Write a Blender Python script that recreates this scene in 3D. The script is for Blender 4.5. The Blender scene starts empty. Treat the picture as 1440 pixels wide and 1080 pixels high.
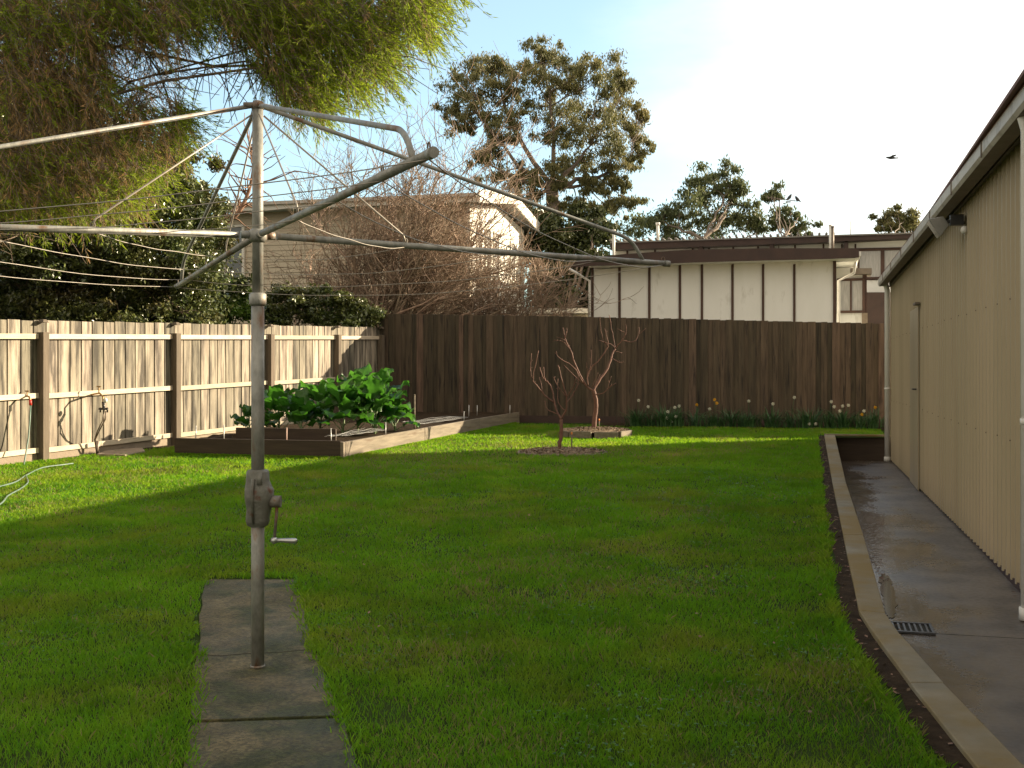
import bpy, math, random
import numpy as np
from mathutils import Vector, noise
random.seed(7); rs = np.random.RandomState(11)
C = bpy.context.scene.collection
R = math.radians
# ------------------------------------------------------------------ frame of reference
# world = yard axes: +Y along the yard to the back fence, +X to the shed, camera eye at (0,0,1.6)
F = 1600.0; HZ = 520.0; EYE = 1.6; AL = math.atan(425/1600)
SA, CA = math.sin(AL), math.cos(AL)
def P(u, v, d):
    c = (u-720)/F
    return Vector((d*(-SA+c*CA), d*(CA+c*SA), EYE+(HZ-v)/F*d))
def PY(u, v, y):
    return P(u, v, y/(CA+(u-720)/F*SA))
def G(u, v, off=0.0):
    c = (u-720)/F
    d = (EYE-off)/((v-HZ)/F+.02*(CA+c*SA))
    return P(u, v, d)
def G0(u, v, z=0.0):
    return P(u, v, (EYE-z)/((v-HZ)/F))
def H(x, y, z):                       # from (right, forward) of the view heading to world
    return Vector((x*CA-y*SA, x*SA+y*CA, z))
def flat(x, y):                       # the lawn lies flat and a little low under the hoist slab
    dx = max(-3.45-x, x+1.55, 0); dy = max(y-6.9, 0)
    return min(1.0, math.hypot(dx, dy)/.45)
def zl(x, y):
    f = flat(x, y)
    return .02*y - .006*(1-f) + f*(.010*noise.noise(Vector((x*.7, y*.7, 0))) + .006*noise.noise(Vector((x*2.3, y*2.3, 4))))
# ------------------------------------------------------------------ mesh builder
class MB:
    def __init__(s): s.v = []; s.f = []; s.a = []; s.val = .5; s.np = []; s.sm = []
    def face(s, idx, smooth=False): s.f.append(tuple(idx)); s.a.append(s.val); s.sm.append(smooth)
    def box(s, c, size, rz=0.0, val=None, top=None):
        if val is not None: s.val = val
        c = Vector(c); hx, hy, hz = size[0]/2, size[1]/2, size[2]/2
        cr, sr = math.cos(rz), math.sin(rz); b = len(s.v)
        for z in (-hz, hz):
            k = top if (top and z > 0) else 1
            for x, y in ((-hx,-hy),(hx,-hy),(hx,hy),(-hx,hy)):
                x *= k; y *= k
                s.v.append((c.x+x*cr-y*sr, c.y+x*sr+y*cr, c.z+z))
        for q in ((3,2,1,0),(4,5,6,7),(0,1,5,4),(1,2,6,5),(2,3,7,6),(3,0,4,7)): s.face([b+i for i in q])
    def beam(s, a, b, w, h, up=(0,0,1), val=None):     # rectangular bar between two points
        if val is not None: s.val = val
        a, b = Vector(a), Vector(b); t = (b-a).normalized(); up = Vector(up)
        r = t.cross(up).normalized(); n = r.cross(t).normalized(); k = len(s.v)
        for p in (a, b):
            for x, y in ((-1,-1),(1,-1),(1,1),(-1,1)):
                s.v.append(tuple(p+r*(x*w/2)+n*(y*h/2)))
        for q in ((0,1,2,3),(7,6,5,4),(0,4,5,1),(1,5,6,2),(2,6,7,3),(3,7,4,0)): s.face([k+i for i in q])
    def tube(s, pts, rad, n=8, cap=True, val=None, smooth=True):
        if val is not None: s.val = val
        pts = [Vector(p) for p in pts]
        if not hasattr(rad, '__len__'): rad = [rad]*len(pts)
        b = len(s.v); nrm = None
        for i, p in enumerate(pts):
            t = (pts[min(i+1, len(pts)-1)]-pts[max(i-1, 0)])
            t = t.normalized() if t.length > 1e-9 else Vector((0,0,1))
            if nrm is None:
                nrm = t.cross(Vector((0,0,1)) if abs(t.z) < .9 else Vector((1,0,0))).normalized()
            else:
                nrm = (nrm-t*nrm.dot(t))
                nrm = nrm.normalized() if nrm.length > 1e-6 else t.orthogonal().normalized()
            bn = t.cross(nrm)
            for k in range(n):
                a = 2*math.pi*k/n
                s.v.append(tuple(p+(nrm*math.cos(a)+bn*math.sin(a))*rad[i]))
        for i in range(len(pts)-1):
            for k in range(n):
                k2 = (k+1) % n
                s.face((b+i*n+k, b+i*n+k2, b+(i+1)*n+k2, b+(i+1)*n+k), smooth)
        if cap:
            s.face([b+k for k in range(n)][::-1]); s.face([b+(len(pts)-1)*n+k for k in range(n)])
    def prism(s, poly, ext, val=None):                  # planar polygon (3D points) extruded by vector ext
        if val is not None: s.val = val
        b = len(s.v); n = len(poly); ext = Vector(ext)
        for p in poly: s.v.append(tuple(p))
        for p in poly: s.v.append(tuple(Vector(p)+ext))
        s.face(range(b, b+n)); s.face([b+n+i for i in range(n)][::-1])
        for i in range(n):
            j = (i+1) % n; s.face((b+i, b+n+i, b+n+j, b+j))
    def quads(s, arr, vals):                            # numpy (N,k,3) faces of k corners
        s.np.append((np.asarray(arr, dtype=np.float32), np.asarray(vals, dtype=np.float32)))
    def blob(s, c, r, n=8, m=6, val=None):
        if val is not None: s.val = val
        c = Vector(c); pts = []
        for i in range(m+1):
            a = math.pi*i/m
            pts.append(((0,0,-math.cos(a)), max(math.sin(a), .02)))
        b = len(s.v)
        for (p, q) in pts:
            for k in range(n):
                a = 2*math.pi*k/n
                s.v.append((c.x+math.cos(a)*q*r[0], c.y+math.sin(a)*q*r[1], c.z+p[2]*r[2]))
        for i in range(m):
            for k in range(n):
                k2 = (k+1) % n; s.face((b+i*n+k, b+i*n+k2, b+(i+1)*n+k2, b+(i+1)*n+k), True)
        s.face([b+k for k in range(n)][::-1]); s.face([b+m*n+k for k in range(n)])
    def build(s, name, m, parent=None, bevel=0.0):
        org = ORG.get(parent.name, Vector((0,0,0))) if parent else Vector((0,0,0))
        me = bpy.data.meshes.new(name)
        nv = len(s.v); V = [np.array(s.v, dtype=np.float32).reshape(-1, 3)]
        loops = [np.array([i for f in s.f for i in f], dtype=np.int32)]
        tot = [np.array([len(f) for f in s.f], dtype=np.int32)]
        vals = [np.array(s.a, dtype=np.float32)]; sm = [np.array(s.sm, dtype=bool)]
        for arr, vv in s.np:
            n, k = arr.shape[:2]
            V.append(arr.reshape(-1, 3)); loops.append(np.arange(n*k, dtype=np.int32)+nv); nv += n*k
            tot.append(np.full(n, k, dtype=np.int32)); vals.append(vv); sm.append(np.zeros(n, dtype=bool))
        V = np.concatenate(V)-np.array(org, dtype=np.float32)
        loops = np.concatenate(loops); tot = np.concatenate(tot)
        me.vertices.add(len(V)); me.vertices.foreach_set('co', V.ravel())
        me.loops.add(len(loops)); me.loops.foreach_set('vertex_index', loops)
        me.polygons.add(len(tot))
        me.polygons.foreach_set('loop_start', np.concatenate(([0], np.cumsum(tot)[:-1])).astype(np.int32))
        me.polygons.foreach_set('loop_total', tot)
        me.update(calc_edges=True)
        me.polygons.foreach_set('use_smooth', np.concatenate(sm))
        at = me.attributes.new('v', 'FLOAT', 'FACE'); at.data.foreach_set('value', np.concatenate(vals))
        me.materials.append(m); me.validate()
        o = bpy.data.objects.new(name, me); C.objects.link(o)
        if parent: o.parent = parent; ORG[o.name] = org
        if bevel:
            b = o.modifiers.new('bevel', 'BEVEL'); b.width = bevel; b.segments = 2; b.limit_method = 'ANGLE'
        return o
ORG = {}
def tag(o, label=None, cat=None, group=None, kind=None):
    if label: o['label'] = label
    if cat: o['category'] = cat
    if group: o['group'] = group
    if kind: o['kind'] = kind
    return o
def thing(name, loc, label, cat, group=None):
    o = bpy.data.objects.new(name, None); C.objects.link(o); o.location = loc; o.empty_display_size = .2
    ORG[o.name] = Vector(loc); return tag(o, label, cat, group)
def copy_tree(o, loc, label, rz=0.0, sc=1.0):
    c = o.copy(); C.objects.link(c); c.location = loc; c.rotation_euler = (0,0,rz); c.scale = (sc,sc,sc); c['label'] = label
    for ch in o.children:
        d = ch.copy(); C.objects.link(d); d.parent = c
    return c
# ------------------------------------------------------------------ materials
def mat(name, c1, c2=None, scale=4.0, rough=.8, bump=0.0, bscale=None, stretch=(1,1,1), metal=0.0,
        vary=0.0, trans=0.0, spec=.5, c3=None, s3=1.0, t3=(.5,.65), rough2=None, detail=6.0, tcol=None, coat=0.0, boards=False):
    m = bpy.data.materials.new(name); m.use_nodes = True; nt = m.node_tree; N = nt.nodes; L = nt.links
    bs = N['Principled BSDF']; out = N['Material Output']
    tc = N.new('ShaderNodeTexCoord'); mp = N.new('ShaderNodeMapping'); mp.inputs['Scale'].default_value = stretch
    if boards:
        ab = N.new('ShaderNodeAttribute'); ab.attribute_name = 'v'; ml = N.new('ShaderNodeMath'); ml.operation = 'MULTIPLY'; ml.inputs[1].default_value = 61.0
        L.new(ab.outputs['Fac'], ml.inputs[0]); va = N.new('ShaderNodeVectorMath'); va.operation = 'ADD'; L.new(tc.outputs['Object'], va.inputs[0]); L.new(ml.outputs[0], va.inputs[1]); L.new(va.outputs[0], mp.inputs['Vector'])
    else: L.new(tc.outputs['Object'], mp.inputs['Vector'])
    def nz(sc, det=detail, r=.6):
        n = N.new('ShaderNodeTexNoise'); n.inputs['Scale'].default_value = sc; n.inputs['Detail'].default_value = det
        n.inputs['Roughness'].default_value = r; L.new(mp.outputs[0], n.inputs['Vector']); return n
    def ramp(src, a, b):
        r = N.new('ShaderNodeMapRange'); r.inputs['From Min'].default_value = a; r.inputs['From Max'].default_value = b
        L.new(src, r.inputs['Value']); return r.outputs[0]
    def mix(fac, a, b):
        x = N.new('ShaderNodeMix'); x.data_type = 'RGBA'
        for key, val in ((0, fac), (6, a), (7, b)):
            if hasattr(val, 'links'): L.new(val, x.inputs[key])
            elif key == 0: x.inputs[0].default_value = val
            else: x.inputs[key].default_value = (*val, 1)
        return x.outputs[2]
    n1 = nz(scale); f1 = ramp(n1.outputs['Fac'], .32, .68)
    col = mix(f1, c1, c2 if c2 else c1)
    if c3:
        n3 = nz(s3); col = mix(ramp(n3.outputs['Fac'], *t3), col, c3)
    if vary:
        at = N.new('ShaderNodeAttribute'); at.attribute_name = 'v'
        mr = N.new('ShaderNodeMapRange'); mr.inputs['To Min'].default_value = 1-vary; mr.inputs['To Max'].default_value = 1+vary
        L.new(at.outputs['Fac'], mr.inputs['Value'])
        hs = N.new('ShaderNodeHueSaturation'); L.new(mr.outputs[0], hs.inputs['Value']); L.new(col, hs.inputs['Color'])
        mh = N.new('ShaderNodeMapRange'); mh.inputs['To Min'].default_value = .5+vary*.04; mh.inputs['To Max'].default_value = .5-vary*.04
        L.new(at.outputs['Fac'], mh.inputs['Value']); L.new(mh.outputs[0], hs.inputs['Hue'])
        col = hs.outputs[0]
    L.new(col, bs.inputs['Base Color'])
    bs.inputs['Roughness'].default_value = rough; bs.inputs['Metallic'].default_value = metal
    bs.inputs['Specular IOR Level'].default_value = spec; bs.inputs['Coat Weight'].default_value = coat
    if rough2 is not None:
        n4 = nz(scale*.6); mr = N.new('ShaderNodeMapRange'); mr.inputs['From Min'].default_value = .35; mr.inputs['From Max'].default_value = .65
        mr.inputs['To Min'].default_value = rough; mr.inputs['To Max'].default_value = rough2
        L.new(n4.outputs['Fac'], mr.inputs['Value']); L.new(mr.outputs[0], bs.inputs['Roughness'])
    if bump:
        nb = nz(bscale or scale*4, 8.0, .65); b = N.new('ShaderNodeBump'); b.inputs['Strength'].default_value = bump
        b.inputs['Distance'].default_value = .02; L.new(nb.outputs['Fac'], b.inputs['Height']); L.new(b.outputs[0], bs.inputs['Normal'])
    if trans:
        tr = N.new('ShaderNodeBsdfTranslucent'); ms = N.new('ShaderNodeMixShader'); ms.inputs[0].default_value = trans
        if tcol: L.new(mix(.6, col, tcol), tr.inputs['Color'])
        else: L.new(col, tr.inputs['Color'])
        L.new(bs.outputs[0], ms.inputs[1]); L.new(tr.outputs[0], ms.inputs[2]); L.new(ms.outputs[0], out.inputs['Surface'])
    return m
M = {}
M['lawn'] = mat('lawn_soil', (.026,.048,.008), (.042,.062,.012), 3.0, .95, spec=.08, bump=.6, bscale=60, c3=(.07,.05,.025), s3=1.3, t3=(.62,.72))
M['grass'] = mat('grass_blades', (.034,.185,.009), (.086,.265,.013), 1.4, .55, vary=.6, trans=.56, c3=(.21,.21,.035), s3=1.1, t3=(.48,.70), tcol=(.42,.62,.02), spec=.25)
M['earth'] = mat('dark_earth', (.026,.018,.011), (.060,.040,.024), 12, .95, .9, 60, spec=.1)
M['ground'] = mat('rough_ground', (.04,.06,.02), (.07,.07,.03), .5, .95)
M['slab'] = mat('old_concrete', (.042,.032,.016), (.088,.068,.038), 2.4, .75, .8, 160, c3=(.026,.027,.008), s3=3.5, t3=(.48,.62), rough2=.45, spec=.35)
def slabmat():
    m = mat('old_concrete', (.070,.054,.023), (.135,.108,.050), 2.4, .75, .55, 140, c3=(.038,.042,.010), s3=3.2, t3=(.44,.60), rough2=.45, spec=.35)
    nt = m.node_tree; N = nt.nodes; L = nt.links; bs = N['Principled BSDF']; src = bs.inputs['Base Color'].links[0].from_socket
    tc = N.new('ShaderNodeTexCoord'); v = N.new('ShaderNodeTexVoronoi'); v.inputs['Scale'].default_value = 75; L.new(tc.outputs['Object'], v.inputs['Vector'])
    sp_ = N.new('ShaderNodeSeparateColor'); L.new(v.outputs['Color'], sp_.inputs[0])
    mr = N.new('ShaderNodeMapRange'); L.new(sp_.outputs[0], mr.inputs['Value']); mr.inputs['To Min'].default_value = .55; mr.inputs['To Max'].default_value = 1.5
    n2 = N.new('ShaderNodeTexNoise'); n2.inputs['Scale'].default_value = 9; n2.inputs['Detail'].default_value = 9; n2.inputs['Roughness'].default_value = .75; L.new(tc.outputs['Object'], n2.inputs['Vector'])
    m2 = N.new('ShaderNodeMath'); m2.operation = 'MULTIPLY_ADD'; L.new(n2.outputs['Fac'], m2.inputs[0]); m2.inputs[1].default_value = 1.6; m2.inputs[2].default_value = .15
    m3 = N.new('ShaderNodeMath'); m3.operation = 'MULTIPLY'; L.new(mr.outputs[0], m3.inputs[0]); L.new(m2.outputs[0], m3.inputs[1])
    hs = N.new('ShaderNodeHueSaturation'); L.new(src, hs.inputs['Color']); L.new(m3.outputs[0], hs.inputs['Value']); L.new(hs.outputs[0], bs.inputs['Base Color']); return m
M['slab'] = slabmat()
M['kerb'] = mat('kerb_concrete', (.17,.152,.112), (.25,.225,.17), 5.0, .8, .25, 120, c3=(.19,.135,.05), s3=1.6, t3=(.38,.60), spec=.3)
M['joint'] = mat('joint_dirt', (.02,.018,.012), (.035,.03,.02), 9, .95)
M['galv'] = mat('galvanised_steel', (.16,.157,.14), (.32,.315,.285), 22, .45, .12, 90, metal=.35, c3=(.16,.095,.055), s3=11, t3=(.54,.66), rough2=.65, stretch=(1,1,.45))
M['rust'] = mat('weathered_iron', (.10,.075,.055), (.20,.18,.15), 22, .7, .25, 60, metal=.2, c3=(.16,.07,.03), s3=16, t3=(.55,.68))
M['alloy'] = mat('worn_alloy', (.55,.55,.54), (.42,.42,.41), 20, .35, metal=.8)
M['wire'] = mat('clothes_wire', (.26,.22,.18), (.38,.34,.29), 30, .45, metal=.3)
M['cast'] = mat('cast_gear_case', (.10,.098,.082), (.17,.165,.14), 18, .55, .35, 50, metal=.3, c3=(.11,.05,.03), s3=14, t3=(.56,.66))
M['fence'] = mat('silver_paling', (.17,.142,.105), (.385,.33,.25), 3.0, boards=True, rough=.85, bump=.35, bscale=25, stretch=(5,5,.5), vary=.34, c3=(.07,.058,.044), s3=1.9, t3=(.44,.62))
M['rail'] = mat('silver_rail', (.44,.36,.26), (.58,.49,.37), 4.0, .8, .25, 25, stretch=(6,.6,6), vary=.2)
M['post'] = mat('brown_post', (.085,.065,.045), (.15,.115,.08), 4.0, .85, .3, 25, stretch=(6,6,.6), vary=.15)
M['bfence'] = mat('brown_paling', (.052,.034,.021), (.120,.083,.052), 2.5, .8, .35, 25, boards=True, stretch=(6,6,.45), vary=.50, c3=(.018,.011,.008), s3=3.2, t3=(.54,.68))
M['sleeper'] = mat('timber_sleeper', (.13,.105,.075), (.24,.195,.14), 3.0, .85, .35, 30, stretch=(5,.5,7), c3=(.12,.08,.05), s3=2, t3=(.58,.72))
M['dsleeper'] = mat('dark_sleeper', (.035,.022,.014), (.065,.043,.027), 3.0, .8, .35, 30, stretch=(.5,5,7))  # darker copy of the sleeper timber; the bed front's shade is put into it
M['mulch'] = mat('wood_mulch', (.20,.14,.085), (.34,.25,.16), 30, .95, .9, 60, c3=(.10,.065,.04), s3=18, t3=(.5,.6), vary=.4)
M['shed'] = mat('beige_steel', (.355,.29,.19), (.38,.31,.205), 1.5, .45, .02, 20, spec=.4, vary=.07, stretch=(1,1,.25), c3=(.31,.25,.16), s3=.8, t3=(.5,.75))
M['fascia'] = mat('brown_fascia', (.13,.10,.075), (.18,.145,.115), 5, .6, .1, 20)
M['gutter'] = mat('faded_gutter', (.42,.38,.33), (.52,.48,.43), 3, .45, c3=(.30,.26,.22), s3=5, t3=(.55,.7))
M['lip'] = mat('maroon_lip', (.13,.045,.03), (.17,.06,.04), 4, .6)
M['roof'] = mat('red_roof_steel', (.14,.06,.04), (.18,.08,.055), 2, .6)
M['pvc'] = mat('white_downpipe', (.62,.60,.55), (.72,.70,.66), 3, .4, c3=(.45,.42,.36), s3=4, t3=(.6,.75))
M['glass'] = mat('window_glass', (.04,.05,.05), (.06,.07,.07), 2, .06, spec=.8)
M['curtain'] = mat('net_curtain_glass', (.30,.29,.27), (.42,.40,.37), 9, .12, stretch=(4,4,.4), spec=.8)
M['cream'] = mat('cream_boards', (.56,.48,.36), (.62,.53,.40), 2, .7, .05, 10)
M['whitep'] = mat('white_paint', (.74,.70,.62), (.80,.76,.68), 2, .6)
M['panel'] = mat('white_cement_panel', (.77,.765,.72), (.82,.815,.78), 1.2, .7, .03, 8, c3=(.40,.38,.31), s3=1.3, t3=(.60,.80), stretch=(2.2,2.2,.7))
M['batten'] = mat('brown_batten', (.055,.028,.02), (.09,.045,.032), 4, .7)
M['dbrown'] = mat('dark_brown_boards', (.035,.018,.014), (.055,.028,.021), 3, .65)
M['troof'] = mat('roof_deck', (.16,.15,.14), (.22,.2,.18), 3, .6)
M['hose'] = mat('pale_green_hose', (.09,.15,.115), (.14,.20,.16), 10, .45)
M['brass'] = mat('brass_tap', (.35,.22,.09), (.28,.18,.08), 20, .4, metal=.8)
M['red'] = mat('red_fitting', (.5,.03,.02), None, 4, .5)
M['pipe'] = mat('dull_pipe', (.14,.11,.09), (.22,.17,.13), 20, .5, metal=.3)
M['bark'] = mat('grey_bark', (.12,.085,.06), (.22,.165,.12), 8, .9, .4, 30)
M['gumbark'] = mat('gum_bark', (.13,.095,.075), (.24,.185,.145), 2, .85, .3, 12)
M['twig'] = mat('bare_twig', (.18,.12,.078), (.36,.26,.18), 6, .8, vary=.35)
M['fruit'] = mat('fruit_bark', (.10,.042,.028), (.19,.09,.06), 14, .75, .2, 60)
M['gum'] = mat('gum_leaves', (.13,.14,.05), (.24,.215,.08), .8, .5, vary=.5, trans=.3, spec=.5, c3=(.13,.10,.05), s3=.7, t3=(.58,.75))
M['gum2'] = mat('far_gum_leaves', (.10,.125,.05), (.16,.175,.07), .6, .5, vary=.45, trans=.3, spec=.5)
M['dark'] = mat('dark_evergreen_leaves', (.038,.058,.017), (.080,.090,.026), 1.2, .35, vary=.5, trans=.15, spec=.6)
M['hedge'] = mat('glossy_hedge_leaves', (.060,.095,.022), (.12,.125,.035), 1.5, .28, vary=.55, trans=.15, spec=.7, c3=(.13,.085,.035), s3=.9, t3=(.53,.7))
M['bush'] = mat('bright_bush_leaves', (.11,.21,.03), (.19,.29,.045), 2, .35, vary=.45, trans=.3, spec=.6, tcol=(.2,.35,.03))
M['needle'] = mat('feathery_needles', (.13,.205,.016), (.24,.29,.028), 1.3, .6, vary=.6, trans=.5, tcol=(.33,.44,.03), spec=.2)
M['dneedle'] = mat('dry_brown_twigs', (.30,.19,.07), (.42,.28,.11), 2, .8, vary=.5, trans=.3)
M['kale'] = mat('kale_leaf', (.024,.080,.016), (.048,.125,.024), 7, .38, .3, 40, trans=.38, spec=.45, tcol=(.10,.34,.02), vary=.5)
M['kstem'] = mat('kale_stem', (.16,.22,.10), (.22,.28,.14), 8, .5)
M['daff'] = mat('daffodil_leaf', (.030,.085,.028), (.055,.13,.042), 6, .45, vary=.4, trans=.2)
M['wpetal'] = mat('white_petal', (.75,.72,.60), (.70,.68,.55), 6, .6, trans=.3)
M['ypetal'] = mat('yellow_petal', (.75,.42,.02), (.70,.36,.02), 6, .6, trans=.3)
M['net'] = mat('wire_netting', (.45,.44,.42), (.55,.54,.52), 20, .4, metal=.5)
M['bird'] = mat('dark_feathers', (.02,.022,.028), (.04,.045,.055), 12, .6)
M['black'] = mat('black_plastic', (.015,.014,.013), (.03,.028,.025), 9, .4)
M['lamp'] = mat('grey_lamp_case', (.20,.20,.18), (.28,.27,.25), 8, .4)
M['iron'] = mat('drain_iron', (.05,.05,.055), (.10,.10,.105), 20, .35, metal=.5)
M['litter'] = mat('fallen_leaves', (.11,.055,.03), (.2,.13,.08), 8, .8, vary=.5)
M['stone'] = mat('paving_stone', (.20,.155,.11), (.28,.22,.16), 6, .85, .3, 30)
# ------------------------------------------------------------------ camera, light, sky
cd = bpy.data.cameras.new('Camera'); cam = bpy.data.objects.new('camera', cd); C.objects.link(cam)
cam.location = (0, 0, EYE); cam.rotation_euler = (R(90), 0, AL)
cd.sensor_width = 36; cd.lens = 36*F/1440; cd.shift_y = -20/1440; cd.clip_end = 2000; cd.clip_start = .05
bpy.context.scene.camera = cam
SD = Vector((2.72, 1.76, 1.0)).normalized()
elev = math.asin(SD.z); az = math.atan2(SD.x, SD.y)
sl = bpy.data.lights.new('sun', 'SUN'); sun = bpy.data.objects.new('sun', sl); C.objects.link(sun)
sl.energy = 5.0; sl.angle = R(.55); sl.color = (1.0, .84, .60)
sun.rotation_euler = SD.to_track_quat('Z', 'Y').to_euler(); sun.location = (20, 14, 9)
w = bpy.data.worlds.new('World'); bpy.context.scene.world = w; w.use_nodes = True
nt = w.node_tree; bg = nt.nodes['Background']
sky = nt.nodes.new('ShaderNodeTexSky'); sky.sky_type = 'NISHITA'; sky.sun_disc = False
sky.sun_elevation = elev; sky.sun_rotation = az; sky.dust_density = .7; sky.air_density = 1.0; sky.ozone_density = 1.6
N = nt.nodes; Lk = nt.links
geo = N.new('ShaderNodeTexCoord'); dotn = N.new('ShaderNodeVectorMath'); dotn.operation = 'DOT_PRODUCT'
sh_ = Vector((SD.x, SD.y, -.10)).normalized(); dotn.inputs[1].default_value = sh_; Lk.new(geo.outputs['Generated'], dotn.inputs[0])
mpw = N.new('ShaderNodeMapping'); mpw.inputs['Scale'].default_value = (1, 1, 3.0); Lk.new(geo.outputs['Generated'], mpw.inputs[0])
cn = N.new('ShaderNodeTexNoise'); cn.inputs['Scale'].default_value = 2.2; cn.inputs['Detail'].default_value = 7; cn.inputs['Roughness'].default_value = .55; Lk.new(mpw.outputs[0], cn.inputs['Vector'])
ad = N.new('ShaderNodeMath'); ad.operation = 'MULTIPLY_ADD'; Lk.new(cn.outputs['Fac'], ad.inputs[0]); ad.inputs[1].default_value = .55; Lk.new(dotn.outputs['Value'], ad.inputs[2])
mrw = N.new('ShaderNodeMapRange'); mrw.interpolation_type = 'SMOOTHSTEP'
for k_, v_ in (('From Min', .58), ('From Max', .97), ('To Min', .17), ('To Max', .96)): mrw.inputs[k_].default_value = v_
Lk.new(ad.outputs[0], mrw.inputs['Value'])
mxw = N.new('ShaderNodeMix'); mxw.data_type = 'RGBA'; Lk.new(mrw.outputs[0], mxw.inputs[0]); tn = N.new('ShaderNodeMix'); tn.data_type = 'RGBA'; tn.blend_type = 'MULTIPLY'; tn.inputs[0].default_value = 1; Lk.new(sky.outputs[0], tn.inputs[6]); tn.inputs[7].default_value = (.98, 1.22, 1.22, 1)
Lk.new(tn.outputs[2], mxw.inputs[6]); mxw.inputs[7].default_value = (6.7, 6.35, 5.8, 1)
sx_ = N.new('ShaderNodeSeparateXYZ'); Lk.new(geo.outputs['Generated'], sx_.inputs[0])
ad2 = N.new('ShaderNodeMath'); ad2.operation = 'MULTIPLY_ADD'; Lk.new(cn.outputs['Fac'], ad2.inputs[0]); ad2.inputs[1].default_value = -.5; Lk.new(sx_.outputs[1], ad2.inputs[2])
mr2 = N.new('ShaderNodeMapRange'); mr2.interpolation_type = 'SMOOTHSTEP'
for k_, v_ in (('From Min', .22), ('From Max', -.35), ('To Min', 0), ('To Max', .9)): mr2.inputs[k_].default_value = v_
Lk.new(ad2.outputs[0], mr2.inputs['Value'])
mx2 = N.new('ShaderNodeMix'); mx2.data_type = 'RGBA'; Lk.new(mr2.outputs[0], mx2.inputs[0]); Lk.new(mxw.outputs[2], mx2.inputs[6]); mx2.inputs[7].default_value = (5.0, 4.4, 3.5, 1)  # unseen warm white veil behind the camera, added to brighten the fill
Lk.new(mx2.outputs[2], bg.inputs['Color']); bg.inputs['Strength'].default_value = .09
vs = bpy.context.scene.view_settings; vs.view_transform = 'Standard'; vs.look = 'None'; vs.exposure = 1.42; vs.gamma = 1
# ------------------------------------------------------------------ ground
def sheet(name, xs, ys, zf, m, **k):
    b = MB(); nx = len(xs)
    for y in ys:
        for x in xs: b.v.append((x, y, zf(x, y)))
    for j in range(len(ys)-1):
        for i in range(nx-1): b.face((j*nx+i, j*nx+i+1, (j+1)*nx+i+1, (j+1)*nx+i), True)
    return tag(b.build(name, m), kind='structure', **k)
sheet('ground', list(np.linspace(-900, 900, 13)), list(np.linspace(-900, 1200, 13)), lambda x, y: -.16, M['ground'])
b = MB(); b.box((0, 23.75+60, .18), (200, 120, .5)); tag(b.build('neighbouring_ground', M['ground']), kind='structure')
b = MB(); b.box((-113.6, -10, .02), (200, 67, .3)); tag(b.build('neighbouring_ground', M['ground']), kind='structure')
# kerb outline from the photo, on the lawn's slope
ZK = .03
outer = [(1159,611),(1171,680),(1186,752),(1197,805),(1208,858),(1228,889),(1280,960),(1376,1080)]
inner = [(1174,611),(1190,680),(1214,752),(1229,805),(1245,862),(1266,892),(1327,960),(1440,1075)]
ko = [G(u, v, ZK) for u, v in outer]; ki = [G(u, v, ZK) for u, v in inner]
def ext(a, b_, t): return a+(b_-a).normalized()*t
ko.append(ext(ko[-1], ko[-1]*2-ko[-2], 6)); ki.append(ext(ki[-1], ki[-1]*2-ki[-2], 6))
def kx(y, pts=ko):                                     # kerb x at a given y
    for a, c in zip(pts[:-1], pts[1:]):
        if min(a.y, c.y) <= y <= max(a.y, c.y):
            return a.x+(c.x-a.x)*(y-a.y)/(c.y-a.y+1e-9)
    return pts[0].x if y > pts[0].y else pts[-1].x
YB = 23.6; YR = ko[0].y                                # back fence line, start of the sunken path
fx = lambda y: -13+.157*y                              # left fence line
# lawn: rows that stop at the kerb
b = MB(); ys = list(np.arange(-4, YB+.3, .25)); n = 70
for y in ys:
    x0 = fx(y)-.3; x1 = (kx(y)+.02) if y < YR else 3.0
    if y < -3: x1 = kx(y)
    for i in range(n+1):
        x = x0+(x1-x0)*i/n; b.v.append((x, y, zl(x, y)))
for j in range(len(ys)-1):
    for i in range(n): b.face((j*(n+1)+i, j*(n+1)+i+1, (j+1)*(n+1)+i+1, (j+1)*(n+1)+i), True)
lawn = tag(b.build('lawn', M['lawn']), kind='structure')
# kerb
b = MB()
for i in range(len(ko)-1):
    seg = 1 if i < len(ko)-2 else 4
    for k in range(seg):
        a0, a1 = ko[i].lerp(ko[i+1], k/seg), ko[i].lerp(ko[i+1], (k+1)/seg)
        c0, c1 = ki[i].lerp(ki[i+1], k/seg), ki[i].lerp(ki[i+1], (k+1)/seg)
        t0, t1 = .02*a0.y+ZK+.004*(i % 2), .02*a1.y+ZK+.004*(i % 2)
        bb = len(b.v)
        for p, t in ((a0, t0), (c0, t0), (c1, t1), (a1, t1)): b.v.append((p.x, p.y, -.1))
        for p, t in ((a0, t0), (c0, t0), (c1, t1), (a1, t1)): b.v.append((p.x, p.y, t))
        b.val = .4+.2*random.random()
        for q in ((4,5,6,7),(0,4,7,3),(1,2,6,5),(0,1,5,4),(3,7,6,2)): b.face([bb+j for j in q])
tag(b.build('concrete_kerb', M['kerb'], bevel=.006), 'bent grey concrete kerb holding the lawn back from the sunken path', 'kerb')
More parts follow.
